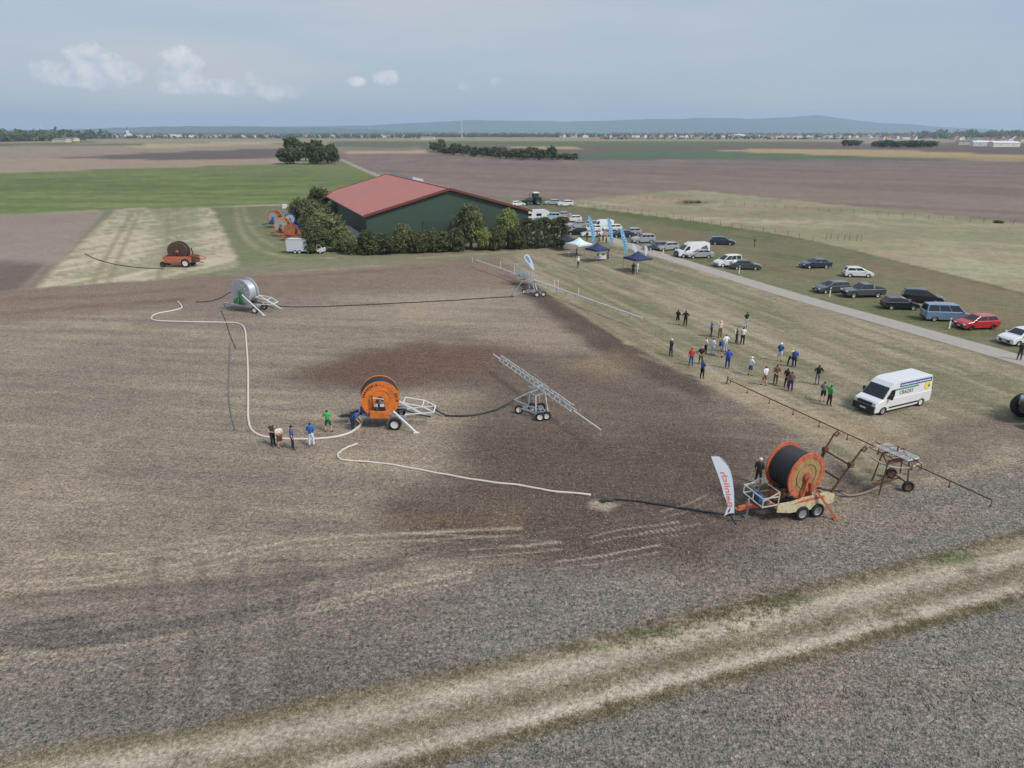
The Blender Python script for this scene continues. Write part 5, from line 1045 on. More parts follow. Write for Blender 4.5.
# ------------------------------------------------------------------ boom carts
def lattice(b, a, c, w, h, n, t=.035):
    """triangular lattice beam from a to c"""
    a = Vector(a); c = Vector(c); d = (c-a).normalized(); s_ = Vector((-d.y, d.x, 0)).normalized(); up = Vector((0, 0, 1)); L = (c-a).length
    P0 = [a+d*(L*k/n) for k in range(n+1)]
    for k in range(n):
        p, q = P0[k], P0[k+1]
        for o1 in (s_*w/2, -s_*w/2, up*h): b.bar(p+o1, q+o1, t)
        b.bar(p+s_*w/2, q+up*h, t*.7); b.bar(p-s_*w/2, q+up*h, t*.7); b.bar(p+s_*w/2, q-s_*w/2, t*.7); b.bar(p+s_*w/2, p+up*h, t*.7); b.bar(p-s_*w/2, p+up*h, t*.7)
def boomcart(label, e0, e1, zb, centre_t, lat, frame_m, boom_m, wheels, posts, tow=None, thick=.05, wr=.34, group='boom carts', nozzle=.45, lw=.5, lh=.5, hang=None, rimm=steelrim):
    a = g(*e0, zb); c = g(*e1, zb); mid = a+(c-a)*centre_t; base = Vector((mid.x, mid.y, 0)); t = empty('boom_cart', base, 0, label, 'boom cart', group); d = (c-a).normalized(); s_ = Vector((-d.y, d.x, 0)).normalized()
    A, Cc = a-base, c-base
    b = MB(); L = (c-a).length
    l0, l1 = A+(Cc-A)*lat[0], A+(Cc-A)*lat[1]
    lattice(b, l0, l1, lw, lh, max(4, int((l1-l0).length/.8)), thick*.8); b.bar(A, l0, thick*1.3); b.bar(l1, Cc, thick*1.3); bm_ = b.build('boom', boom_m, t)
    n = int(L/2.1)
    for k in range(n+1):
        p = A+(Cc-A)*(k/n); b = MB(); b.bar(p, p-Vector((0, 0, nozzle)), thick*.7); b.box(p-Vector((0, 0, nozzle)), (.09, .09, .1)); b.build('nozzle', frame_m, t)
    # guy wires from a mast above the cart
    b = MB(); top = Vector((0, 0, zb+lh+.35))
    for q in (l0, l1): b.bar(top, q, .02)
    b.bar(Vector((0, 0, zb)), top, .06); b.build('mast', frame_m, t)
    W_ = [g(*w)-base for w in wheels]
    for w_ in W_: 
        wh_ = wheel(t, (w_.x, w_.y, wr), wr, .2, rimm, 16)
    cx = sum((w for w in W_), Vector())/len(W_)
    b = MB()
    for i in range(len(W_)):
        for j in range(i): b.bar(W_[i]+Vector((0, 0, wr+.12)), W_[j]+Vector((0, 0, wr+.12)), .07)
    b.build('undercarriage', frame_m, t)
    PO = [g(*p)-base for p in posts]
    for p in PO: b = MB(); b.bar(p+Vector((0, 0, .05 if hang is None else hang)), Vector((p.x*.75, p.y*.75, zb-.02)), .07); b.build('post', frame_m, t)
    b = MB()
    for i in range(len(PO)): b.bar(Vector((PO[i].x*.75, PO[i].y*.75, zb-.06)), Vector((PO[i-1].x*.75, PO[i-1].y*.75, zb-.06)), .08)
    b.bar(Vector((-.5, -.2, zb-.3)), Vector((.6, .3, zb-.3)), .16, .2); b.build('head_frame', frame_m, t)
    if tow: q = g(*tow)-base; b = MB(); b.bar(cx+Vector((0, 0, .5)), q+Vector((0, 0, .5)), .09); b.bar(Vector((0, 0, .9)), q+Vector((0, 0, .5)), .07); b.build('towbar', frame_m, t)
    return t, base, PO
c1, c1b, _ = boomcart('boom cart with a tall post frame and teardrop flag, below the clipped hedge', (476, 260), (642, 318), 1.2, .37, (.30, .44), galv, mat('white_pipe', (206, 206, 204), .5), [(537, 297.0), (543.5, 296.4), (524.5, 293.8), (532, 292.5)], [(530, 293), (536, 296), (543, 293.5), (537, 290.5)], (513, 298), thick=.10, nozzle=.5)
b = MB()
for x, y in ((-.9, -.5), (.9, -.5), (.9, .5), (-.9, .5)): b.bar((x, y, 1.05), (x, y, 2.9), .09)
for p, q in (((-.9, -.5), (.9, -.5)), ((.9, -.5), (.9, .5)), ((.9, .5), (-.9, .5)), ((-.9, .5), (-.9, -.5))): b.bar((*p, 2.9), (*q, 2.9), .12); b.bar((*p, 1.3), (*q, 1.3), .1)
b.box((0, 0, 1.6), (1.1, .6, .45)); b.box((0, 0, 1.1), (2.1, 1.1, .25)); b.build('tower', galv, c1)
c2, c2b, _ = boomcart('boom cart with a galvanised lattice boom, right of the bright orange reel', (493, 354), (601, 430), 1.4, .46, (.10, .80), galv, mat('white_pipe', (206, 206, 204), .5), [(540, 421), (546.5, 420), (519, 413.5), (532, 411.5), (541, 411)], [(528, 412), (536, 417), (548, 412), (540, 407)], (514, 406), thick=.055, nozzle=.35, lw=.45, lh=.42, wr=.34)
c3, c3b, _ = boomcart('rusty boom cart with a very long thin sprinkler boom, right of the largest reel', (727, 379), (992, 500), 2.0, .725, (.65, .79), rustm, rustm, [(907, 491.5), (890, 478)], [(878.5, 496), (907, 488), (900, 474), (872, 481)], (868, 494), thick=.045, nozzle=.35, lw=.9, lh=.3, wr=.34, rimm=rustm)
b = MB(); d3 = Vector((g(992, 500, 2).x-g(727, 379, 2).x, g(992, 500, 2).y-g(727, 379, 2).y, 0)).normalized(); s3 = Vector((-d3.y, d3.x, 0))
for k in range(6): p = s3*(-.45+.18*k); b.bar(p-d3*1.05+Vector((0, 0, 2.3)), p+d3*1.05+Vector((0, 0, 2.3)), .05)
for k in range(5): p = d3*(-1.05+.52*k); b.bar(p-s3*.5+Vector((0, 0, 2.27)), p+s3*.5+Vector((0, 0, 2.27)), .05)
b.build('top_grid', mat('white_pipe', (206, 206, 204), .5), c3)
b = MB(); b.tube(catmull([Vector((-1.4, .2, 1.9)), Vector((-.9, -.7, 1.75)), Vector((.2, -.9, 1.7)), Vector((1.2, -.5, 1.8)), Vector((1.4, -.2, 1.2)), Vector((.6, 0, .8))], 5), .06, 8); b.build('feed_pipe', mat('cream_pipe', (170, 160, 136), .6), c3)
for t_ in (.0, .12, .26, .40, .53, .80, .97): pass
# ------------------------------------------------------------------ hoses on the ground
def hose(pxs, r, m, label, name='hose', flat=.55, z=.05, n=8, zs=None):
    pts = catmull([g(*p) for p in pxs], n); p0 = pts[0].copy(); L = 0
    for i, p in enumerate(pts): p.z = z+.012*math.sin(i*.9)
    if zs: 
        K = len(pts)
        for i, p in enumerate(pts): p.z = float(np.interp(i/(K-1), [q[0] for q in zs], [q[1] for q in zs]))
    b = MB(); b.smooth = True; b.tube([p-p0*1 for p in pts], r, 8); o = b.build(name, m, None, p0); 
    return tag(o, label, 'hose', 'hoses on the field')
hoseb = mat('dusty_black_hose', (66, 56, 50), .8, var=.2)
whm = mat('white_hose', (204, 196, 182), .7, var=.1, scale=2)
hose([(178, 302), (182, 308), (173.5, 311), (158, 314), (152, 317.5), (156, 321), (187, 322.3), (225, 323), (238, 324), (244.5, 329), (246.5, 345), (248, 370), (248.2, 400), (248.5, 420), (253, 432), (268, 438), (300, 440), (330, 438.5), (349, 434), (360, 426.5), (367, 421)], .085, whm, 'long white hose running from the galvanised reel down to the bright orange reel', zs=[(0, .07), (.95, .07), (1, .7)])
hose([(357.4, 444.5), (350, 447), (343, 450.5), (337.8, 455.5), (341, 460), (352, 461.5), (382, 464), (415, 469.5), (447, 475.6), (485, 482), (522, 486.4), (550, 491.6), (591, 495.5)], .065, whm, 'white hose curling from the orange reel across the wet soil towards the lettered flag', z=.06)
hose([(277, 306.5), (300, 307.5), (350, 306), (400, 303.5), (450, 301), (480, 299), (514, 297)], .05, hoseb, 'black hose from the galvanised reel to the boom cart with the teardrop flag', z=.08)
hose([(196, 302.5), (207, 302), (218, 299.5), (228, 294), (236, 290)], .055, hoseb, 'short black hose curving behind the galvanised reel', z=.08)
hose([(430, 411), (442, 416), (460, 417), (478, 415.5), (497, 410.5), (515, 405)], .06, hosem, 'black hose between the bright orange reel and the lattice boom cart', zs=[(0, .6), (.25, .1), (.8, .1), (1, .5)])
hose([(604, 501), (618, 500.5), (640, 502.5), (668, 507), (700, 512), (722, 515), (738, 515)], .05, hosem, 'black hose leading from the puddle to the drawbar of the largest reel', z=.08)
hose([(831, 495), (845, 497.5), (860, 496), (873, 491.5), (884, 486)], .07, mat('grey_pipe', (120, 112, 98), .6), 'grey-brown pipe between the largest reel and the rusty boom cart', zs=[(0, .5), (.3, .12), (.8, .15), (1, .6)])
hose([(85, 254), (95, 259), (112, 264), (130, 267), (148, 268.6), (164, 269)], .055, hoseb, 'black hose trailing left from the old red reel over the stubble', z=.08)
hose([(221, 311), (226, 322), (230, 335), (236, 349)], .035, darkst, 'thin dark hose running down from the galvanised reel drawbar', z=.06)
hose([(230, 344), (229, 370), (228.5, 396), (231, 415), (235, 430)], .036, mat('blue_grey_hose', (96, 104, 110), .6), 'thin blue-grey hose lying left of the long white hose', z=.06)
b = MB(); b.tube([(0, 0, .1), (.3, 0, .16), (.55, .05, .1)], .09, 8); b.box((0, 0, .12), (.22, .3, .22)); o = b.build('hose_coupling', darkst, None, g(603, 502)); tag(o, 'dark coupling at the end of the black hose, in the pale puddle', 'coupling')
# ------------------------------------------------------------------ people: skinned bodies in a few poses, dressed with meshes offset from the body
def pose(kind):
    """joints of a 1.75 m person facing -Y; returns dict name -> (pos, radius)"""
    J = {'pelvis': ((0, 0, .95), .125), 'waist': ((0, 0, 1.08), .115), 'chest': ((0, .01, 1.30), .145), 'neckb': ((0, .015, 1.46), .075), 'neck': ((0, .0, 1.52), .055), 'head': ((0, -.015, 1.61), .088), 'crown': ((0, -.01, 1.695), .07)}
    sw = {'wide': .2, 'walk': .1}.get(kind, .12)
    for s, n in ((1, 'l'), (-1, 'r')):
        fy = (-.16*s if kind == 'walk' else (.03*s if kind != 'bend' else 0))
        J['hip'+n] = ((s*.09, 0, .9), .10); J['knee'+n] = ((s*sw, fy*.6-.03, .50), .062); J['ankle'+n] = ((s*(sw+.02), fy+.02, .09), .042); J['toe'+n] = ((s*(sw+.04), fy-.15, .035), .036)
        J['sh'+n] = ((s*.185, .01, 1.42), .062)
        if kind in ('stand', 'walk'): e, w = (s*.25, .03-fy*.5, 1.14), (s*.26, -.06-fy*.8, .90)
        elif kind == 'hips': e, w = (s*.35, .05, 1.17), (s*.19, -.05, 1.02)
        elif kind == 'cross': e, w = (s*.25, -.08, 1.16), (-s*.06, -.22-.02*s, 1.2+.02*s)
        elif kind == 'phone': e, w = ((s*.24, -.12, 1.2), (s*.08, -.30, 1.42)) if s > 0 else ((s*.25, 0, 1.15), (s*.16, -.22, 1.15))
        elif kind == 'wide': e, w = (s*.36, -.02, 1.2), (s*.52, -.12, 1.28)
        elif kind == 'behind': e, w = (s*.27, .08, 1.16), (s*.07, .16, .98)
        else: e, w = (s*.22, -.45, .95), (s*.14, -.62, .78)
        J['el'+n] = (e, .042); J['wr'+n] = (w, .03)
        d = Vector(w)-Vector(e); d.normalize(); J['hand'+n] = (tuple(Vector(w)+d*.07), .034)
    if kind == 'bend':
        M = Matrix.Translation((0, 0, .95)) @ Matrix.Rotation(R(52), 4, 'X') @ Matrix.Translation((0, 0, -.95))
        for k in ('waist', 'chest', 'neckb', 'neck', 'head', 'crown', 'shl', 'shr'): p, r = J[k]; J[k] = (tuple(M @ Vector(p)), r)
        for n in 'lr': p, r = J['sh'+n]; s = 1 if n == 'l' else -1; J['el'+n] = ((p[0]+s*.05, p[1]-.06, p[2]-.27), .042); J['wr'+n] = ((p[0], p[1]-.2, p[2]-.45), .03); J['hand'+n] = ((p[0], p[1]-.24, p[2]-.51), .034)
    return J
BONES = [('pelvis', 'waist'), ('waist', 'chest'), ('chest', 'neckb'), ('neckb', 'neck'), ('neck', 'head'), ('head', 'crown')]+[(a+n, b_+n) if a not in ('pelvis', 'neckb') else (a, b_+n) for n in 'lr' for a, b_ in (('pelvis', 'hip'), ('hip', 'knee'), ('knee', 'ankle'), ('ankle', 'toe'), ('neckb', 'sh'), ('sh', 'el'), ('el', 'wr'), ('wr', 'hand'))]
REG = {}
POSES = {}
for kind in ('stand', 'hips', 'cross', 'phone', 'wide', 'behind', 'walk', 'bend'):
    J = pose(kind); names = list(J); me = bpy.data.meshes.new('p'); me.from_pydata([J[n][0] for n in names], [(names.index(a), names.index(b_)) for a, b_ in BONES], [])
    o = bpy.data.objects.new('p', me); C.objects.link(o); md = o.modifiers.new('skin', 'SKIN'); md.use_smooth_shade = True
    for i, n in enumerate(names): v = me.skin_vertices[0].data[i]; v.radius = (J[n][1]*(1.25 if n in ('chest', 'waist', 'pelvis') else 1), J[n][1]*(.85 if n in ('chest', 'waist') else 1)); v.use_root = n == 'pelvis'
    o.modifiers.new('sub', 'SUBSURF').levels = 1; o.modifiers['sub'].render_levels = 1
    dg = bpy.context.evaluated_depsgraph_get(); em = bpy.data.meshes.new_from_object(o.evaluated_get(dg)); em.update()
    V = [v.co.copy() for v in em.vertices]; Nn = [v.normal.copy() for v in em.vertices]; F = [tuple(p.vertices) for p in em.polygons]
    Jp = {n: Vector(J[n][0]) for n in names}; reg = []
    for f in F:
        c = sum((V[i] for i in f), Vector())/len(f); best = None
        for a, b_ in BONES:
            pa, pb_ = Jp[a], Jp[b_]; d = pb_-pa; t = max(0, min(1, (c-pa).dot(d)/d.length_squared)); ds = (c-pa-d*t).length/(.5*J[a][1]+.5*J[b_][1])
            if best is None or ds < best[0]: best = (ds, a.rstrip('lr') if a[-1] in 'lr' and a not in ('pelvis',) else a, b_, t)
        reg.append(best[1:]+(c,))
    POSES[kind] = (V, Nn, F, reg, Jp); bpy.data.objects.remove(o)
skin = mat('skin', (206, 160, 132), .6, var=.05)
def person(px, py, kind, facing, top, bottom, label, hair=(60, 46, 36), sleeves='short', shorts=False, cap=None, shoes=(60, 56, 52), h=1.75, group='people in the field', skirt=False, bag=None, loc=None):
    """facing: degrees, 0 = towards the camera, 90 = to the right"""
    V, Nn, F, reg, Jp = POSES[kind]; loc = loc or g(px, py); root = empty('person', loc, R(facing), label, 'person', group); sc = h/1.75; root.scale = (sc,)*3
    b = MB(); b.smooth = True; b.add(V, F)
    hd = Jp['head']; fw = Vector((0, -1, 0)) if kind != 'bend' else Vector((0, -.62, -.79)); upv = Vector((0, 0, 1)) if kind != 'bend' else Vector((0, -.79, .62))
    b.add([hd+fw*.10+upv*.02+Vector((.016, 0, 0)), hd+fw*.10+upv*.02-Vector((.016, 0, 0)), hd+fw*.122-upv*.02, hd+fw*.085+upv*.05], [(0, 2, 1), (0, 3, 2), (1, 2, 3)])
    for s in (-1, 1): b.ball(hd+Vector((s*.088, 0, 0)), .024, 6, (.5, 1, 1.3))
    for n, s in (('l', 1), ('r', -1)):      # hands: palm from the skin, four fingers and a thumb
        w, hn = Jp['wr'+n], Jp['hand'+n]; d = (hn-w).normalized(); sd_ = d.cross(Vector((0, 1, 0)) if abs(d.y) < .8 else Vector((0, 0, 1))).normalized(); cu_ = d.cross(sd_)
        for k, ln in enumerate((.062, .072, .068, .052)): p = hn+sd_*(.024-.016*k)+d*.012; b.tube([p, p+d*ln*.6+cu_*.008, p+d*ln+cu_*.028], [.0085, .008, .006], 5)
        p = hn+sd_*.03-d*.03; b.tube([p, p+sd_*.022+d*.03, p+sd_*.024+d*.058+cu_*.01], [.010, .009, .007], 5)
    b.mi = 1
    for s in (-1, 1): b.ball(hd+fw*.083+upv*.022+Vector((s*.033, 0, 0)), .012, 6)
    b.mi = 2; b.box(hd+fw*.092-upv*.045, (.05, .012, .01))
    b.build('body', [skin, mat('eye_dark', (40, 34, 30), .3), mat('lips', (168, 104, 92), .6)], root)
    def cloth(name, sel, off, m):
        idx = [i for i in range(len(F)) if sel(*reg[i])]
        if not idx: return
        mp = {}; vs = []; fs = []
        for i in idx:
            for v in F[i]:
                if v not in mp: mp[v] = len(vs); vs.append(V[v]+Nn[v]*off)
            fs.append(tuple(mp[v] for v in F[i]))
        q = MB(); q.smooth = True; q.add(vs, fs); o = q.build(name, m, root); sm_ = o.modifiers.new('thick', 'SOLIDIFY'); sm_.thickness = .008; return o
    tm = mat('cloth_%d_%d_%d' % top, top, .85, var=.1, scale=12); bm_ = mat('cloth_%d_%d_%d' % bottom, bottom, .85, var=.1, scale=12)
    lim = {'short': .85, 'none': 0.0, 'long': 9}[sleeves]
    cloth('shirt', lambda a, b_, t, c: a in ('waist', 'chest') or (a == 'neckb' and (b_ != 'neck' or t < .3)) or (a == 'pelvis' and b_ == 'waist' and t > .25) or (a == 'sh' and t < lim) or (a == 'el' and sleeves == 'long' and t < .95), .022, tm)
    tl = .92 if shorts else 9
    cloth('shorts' if shorts else 'trousers', lambda a, b_, t, c: (a == 'pelvis' and (b_ != 'waist' or t < .35)) or (a == 'hip' and t < tl) or (a == 'knee' and not shorts and t < .95), .016 if not skirt else .04, bm_)
    for q_ in (1, -1): cloth('shoe', lambda a, b_, t, c: c.x*q_ > 0 and (a == 'ankle' or (a == 'knee' and t > .96 and shorts)), .012, mat('shoe_%d' % shoes[0], shoes, .7))
    ax = upv
    if cap is None: cloth('hair', lambda a, b_, t, c: a in ('head', 'neck') and ((c-hd).dot(ax) > .055 or ((c-hd).dot(fw) < -.02 and (c-hd).dot(ax) > -.05)), .016, mat('hair_%d' % hair[0], hair, .8))
    else:
        cm_ = mat('cap_%d_%d' % cap[:2], cap, .8); q = MB(); q.smooth = True
        Mc = upv.rotation_difference  # noqa
        rot = Vector((0, 0, 1)).rotation_difference(upv).to_matrix(); q.lathe([(.108, .02), (.105, .07), (.08, .115), (.001, .135)], hd+upv*.01, 'Z', 12, rot, closed=False); cp = q.build('cap', cm_, root)
        q = MB(); q.box(hd+fw*.135+upv*.035, (.13, .1, .012), rot); q.build('brim', cm_, cp)
    if bag: q = MB(); q.box((0, .21, 1.28), (.28, .16, .42), taper=.85); q.build('backpack', mat('bag_%d' % bag[0], bag, .8), root)
    return root
BL, JN, WH, BK = (46, 84, 150), (62, 80, 112), (222, 222, 218), (34, 34, 38); gp = 'spectators in the dry grass'; gq = 'people by the white hose'
person(273.5, 446, 'phone', 60, (60, 54, 54), (30, 32, 36), 'person in dark top and black trousers, leftmost of those by the white hose', hair=(34, 26, 22), group=gq, sleeves='none')
person(280.5, 447.5, 'cross', 40, (214, 206, 200), (92, 62, 56), 'person in a white top and brown shorts, second from the left by the white hose', shorts=True, group=gq, hair=(40, 30, 26), h=1.62, skirt=True)
person(293.2, 449.5, 'stand', 110, (50, 82, 156), (34, 42, 66), 'person in a blue t-shirt, navy trousers and dark cap standing across the white hose', cap=(28, 28, 34), group=gq)
person(312, 446.5, 'stand', 178, (38, 100, 176), (206, 214, 224), 'person in a bright blue t-shirt and white trousers on the white hose', group=gq, h=1.8, hair=(50, 40, 36))
person(328.8, 432, 'wide', 170, (52, 176, 92), (34, 92, 58), 'person in green t-shirt and green shorts with arms out near the orange reel', shorts=True, group=gq, h=1.72)
person(353, 430, 'bend', 80, (44, 86, 160), (40, 48, 74), 'person in blue bending over the drawbar of the bright orange reel', group=gq)
person(757.5, 484, 'stand', 150, (62, 62, 66), (64, 60, 58), 'person in dark clothes and a pale cap standing behind the railing of the largest reel', cap=(220, 220, 216), sleeves='long', group='people at the machines')
person(677.3, 325, 'phone', 150, BK, (44, 44, 46), 'person in black t-shirt and dark shorts, left one of the pair highest on the grass', shorts=True, group=gp)
person(685, 326.3, 'hips', 160, (32, 32, 34), (30, 32, 36), 'person all in black, right one of the pair highest on the grass', group=gp, h=1.8)
person(710.8, 337, 'cross', 60, (52, 84, 160), (36, 34, 38), 'person in blue top with dark trousers beside the one in pink top and hat', group=gp)
person(719.5, 337.3, 'hips', 10, (214, 190, 190), (110, 76, 64), 'person in a pale pink top, sun hat and brown trousers', cap=(216, 196, 180), sleeves='long', group=gp, h=1.8)
person(745.8, 327.5, 'cross', 200, (38, 38, 42), (176, 176, 178), 'person in black vest and pale grey trousers, standing highest at the right of the group', group=gp)
person(736, 344, 'phone', 90, (96, 96, 84), (60, 58, 54), 'person in a mottled olive top left of the one in white shirt and black trousers', group=gp, bag=(200, 200, 190))
person(742, 344.5, 'cross', 160, WH, (24, 24, 28), 'person in a white shirt and black trousers at the right of the crowd', group=gp, h=1.8)
person(670.5, 356.3, 'phone', 120, (64, 68, 76), (66, 70, 92), 'person in dark grey top, jeans and pale cap, leftmost of the crowd', cap=(214, 214, 210), group=gp)
person(690.7, 366, 'stand', 165, (216, 62, 48), (56, 84, 138), 'person in a red t-shirt and blue jeans', group=gp)
person(700.4, 364.5, 'behind', 160, (50, 44, 52), (92, 92, 76), 'person in a dark top, khaki trousers and salmon cap, right of the red t-shirt', cap=(216, 130, 104), group=gp)
person(705, 354, 'cross', 100, (220, 214, 206), (34, 32, 36), 'dark-haired person in a white top and black trousers behind the salmon cap', group=gp, hair=(28, 22, 20), h=1.68)
person(712, 354.7, 'phone', 120, (214, 222, 230), (190, 206, 222), 'person in long white and pale blue clothes in the middle of the crowd', group=gp, hair=(34, 26, 22), h=1.68)
person(721, 357, 'stand', 60, (40, 84, 140), (90, 96, 110), 'person in dark blue top and grey shorts with a backpack beside a white shirt', shorts=True, group=gp, bag=(30, 70, 120))
person(724.7, 352.2, 'hips', 200, (226, 230, 236), (170, 180, 196), 'person in a loose white shirt behind the blue t-shirt with white shoes', group=gp, h=1.82)
person(727, 368.6, 'hips', 170, (40, 76, 168), (38, 52, 100), 'person in blue t-shirt, navy trousers and white shoes', shoes=(230, 230, 228), group=gp, h=1.85)
person(701.6, 378.5, 'cross', 120, (52, 88, 150), (32, 32, 38), 'person in blue top and black trousers, nearest of the left half of the crowd', group=gp, hair=(110, 80, 50))
person(749.7, 375.6, 'cross', 120, WH, (60, 88, 150), 'person in white t-shirt, white cap and blue shorts standing alone right of the crowd', shorts=True, cap=(232, 232, 228), group=gp)
person(764, 385.6, 'walk', 200, (226, 228, 236), (140, 96, 76), 'person in white t-shirt and brown shorts near the end of the rusty boom', shorts=True, group=gp)
person(775, 384.5, 'behind', 180, (110, 78, 70), (96, 78, 64), 'person dressed all in brown, between the brown shorts and the pair in dark tops', group=gp, sleeves='long', h=1.8)
person(779, 361.6, 'cross', 150, (44, 92, 150), (196, 200, 210), 'person in blue top, white cap and pale shorts, behind and left of the yellow shirt', shorts=True, cap=(236, 236, 232), group=gp, h=1.82)
person(790, 366.3, 'wide', 150, (232, 220, 150), (30, 30, 34), 'person in a pale yellow shirt and black trousers', cap=(200, 180, 140), group=gp)
person(793.5, 367.5, 'stand', 160, (56, 90, 156), (40, 52, 78), 'person in blue shirt and dark trousers right of the yellow shirt', group=gp, hair=(190, 180, 170))
person(785.7, 387.6, 'behind', 120, (46, 44, 50), (38, 36, 42), 'person in dark clothes, left of the nearest pair in the crowd', group=gp, sleeves='long')
person(789.8, 391.3, 'stand', 160, (116, 98, 92), (58, 48, 82), 'person in grey-brown top and dark purple trousers, right of the nearest pair', group=gp)
person(816.7, 385, 'hips', 170, (30, 30, 34), (124, 128, 138), 'person in black t-shirt and grey jeans left of the white delivery van', group=gp, h=1.82)
person(822, 402, 'cross', 150, (120, 128, 116), (30, 34, 32), 'person in grey-green t-shirt and black shorts left of the green shirt', shorts=True, group=gp)
person(828.4, 405.8, 'stand', 110, (46, 164, 78), (62, 46, 44), 'person in bright green t-shirt and dark trousers beside the white delivery van', group=gp)
person(1018.6, 360.3, 'phone', 150, (36, 38, 42), (66, 72, 82), 'person in a black top standing on the road at the right edge', group='people by the cars')
person(754, 247.5, 'stand', 60, (40, 42, 48), (42, 44, 50), 'lone person in dark clothes by the pasture fence', sleeves='long', group='people by the cars')
gt = 'people at the tents'
person(578, 267.5, 'stand', 20, WH, (60, 62, 78), 'person in white top and dark trousers on the grass below the white canopy', cap=(226, 226, 222), group=gt)
person(576.5, 257.5, 'walk', 70, (40, 42, 46), (36, 38, 42), 'person in dark clothes standing under the white canopy', group=gt)
person(608, 259, 'stand', 280, (96, 58, 50), (40, 40, 46), 'person in reddish brown top at the right of the left navy canopy', group=gt)
person(633, 274.5, 'stand', 200, (34, 36, 42), (32, 34, 38), 'person all in dark clothes just below the right navy canopy', group=gt, sleeves='long', h=1.82)
person(637.3, 273.5, 'cross', 250, (206, 212, 218), (206, 206, 202), 'person in white clothes beside the dark figure at the right navy canopy', group=gt)
for x, y, tp, lb in ((599, 241.5, (60, 56, 52), 'person in dark clothes behind the left navy canopy'), (603, 240.8, (206, 110, 70), 'person in orange top behind the left navy canopy'), (606.3, 243.2, (210, 180, 90), 'person in yellow top left of the second pale blue flag'), (597, 238.4, (150, 70, 60), 'person in dull red top near the cars behind the white canopy'), (587, 240.5, (44, 46, 50), 'person in black between the white canopy and the first pale blue flag')):
    person(x, y, 'stand', 200+x % 7*20, tp, (44, 46, 54), lb, group=gt)
# ------------------------------------------------------------------ tents
def canopy(px, py, w, m, label, rz, hE=2.15, hP=3.15):
    t = empty('canopy_tent', g(px, py), rz, label, 'canopy', 'canopies on the grass'); h = w/2
    b = MB(); n = 6; vs = []; fs = []
    for k in range(4):
        a = [(h, h), (-h, h), (-h, -h), (h, -h)]; p, q = Vector((*a[k], hE)), Vector((*a[(k+1) % 4], hE)); top = Vector((0, 0, hP)); base = len(vs)
        for i in range(n+1):
            s = i/n
            for j in range(n+1):
                u = j/n; e = p.lerp(q, u); v = e.lerp(top, s); v.z -= .22*math.sin(math.pi*s)*(.35+.65*abs(2*u-1)) ; vs.append(v)
        for i in range(n):
            for j in range(n): x = base+i*(n+1)+j; fs.append((x, x+1, x+n+2, x+n+1))
    b.smooth = True; b.add(vs, fs); o = b.build('roof_cloth', m, t); sm_ = o.modifiers.new('th', 'SOLIDIFY'); sm_.thickness = .02
    b = MB()
    for k in range(4): a = [(h, h), (-h, h), (-h, -h), (h, -h)]; p, q = a[k], a[(k+1) % 4]; b.add([(*p, hE), (*q, hE), (*q, hE-.28), (*p, hE-.28)], [(0, 1, 2, 3)])
    o = b.build('valance', m, t); sm_ = o.modifiers.new('th', 'SOLIDIFY'); sm_.thickness = .015
    for x, y in ((h, h), (-h, h), (-h, -h), (h, -h)): b = MB(); b.bar((x*.99, y*.99, 0), (x*.99, y*.99, hE), .05); b.box((x*.99, y*.99, .02), (.16, .16, .04)); b.build('leg', galv, t)
    b = MB()
    for k in range(4): a = [(h, h), (-h, h), (-h, -h), (h, -h)]; p, q = Vector((*a[k], hE-.04)), Vector((*a[(k+1) % 4], hE-.04)); b.bar(p*.985, q*.985, .03)
    b.build('frame', galv, t); return t
navc = mat('navy_canvas', (48, 58, 94), .8); whc = mat('white_canvas', (206, 222, 224), .75)
canopy(578.5, 255.8, 3.2, whc, 'white pop-up canopy beside the clipped hedge', .65)
canopy(597, 261.5, 2.9, navc, 'navy blue pop-up canopy in the middle, over a white table', .6)
canopy(637, 271.5, 3.1, navc, 'navy blue pop-up canopy nearest the road, right of the three tents', .5)
canopy(566.5, 250.2, 3.0, mat('dark_canvas', (46, 48, 66), .8), 'dark canopy half hidden between the clipped hedge and the white canopy', .6, 2.0, 2.7)
def table(px, py, rz, lab, L=1.9):
    t = empty('folding_table', g(px, py), rz, lab, 'table'); b = MB(); b.box((0, 0, .74), (L, .75, .04)); b.build('table_top', white, t)
    for x in (-L*.42, L*.42):
        for y in (-.3, .3): b = MB(); b.bar((x, y, 0), (x, y, .72), .04); b.build('leg', galv, t)
    return t
t1_ = table(600, 260, .1, 'white table under the middle navy canopy'); t2_ = table(572, 256.5, .4, 'dark-topped table under the white canopy')
b = MB(); b.box((0, 0, .5), (1.9, .8, .55)); o = b.build('table_cloth', white, None, g(600, 260), .1); tag(o, 'white cloth hanging over the table of the middle navy canopy', 'tablecloth')
for x, cc in ((597.5, (214, 120, 70)), (603, (60, 90, 150))): b = MB(); b.box((0, 0, .92), (.4, .3, .28)); b.box((.05, .0, 1.08), (.2, .2, .06)); o = b.build('crate', mat('crate_%d' % cc[0], cc, .6), None, g(x, 260)); tag(o, ('orange' if cc[0] > 100 else 'blue')+' crate on the white table of the middle navy canopy', 'crate')
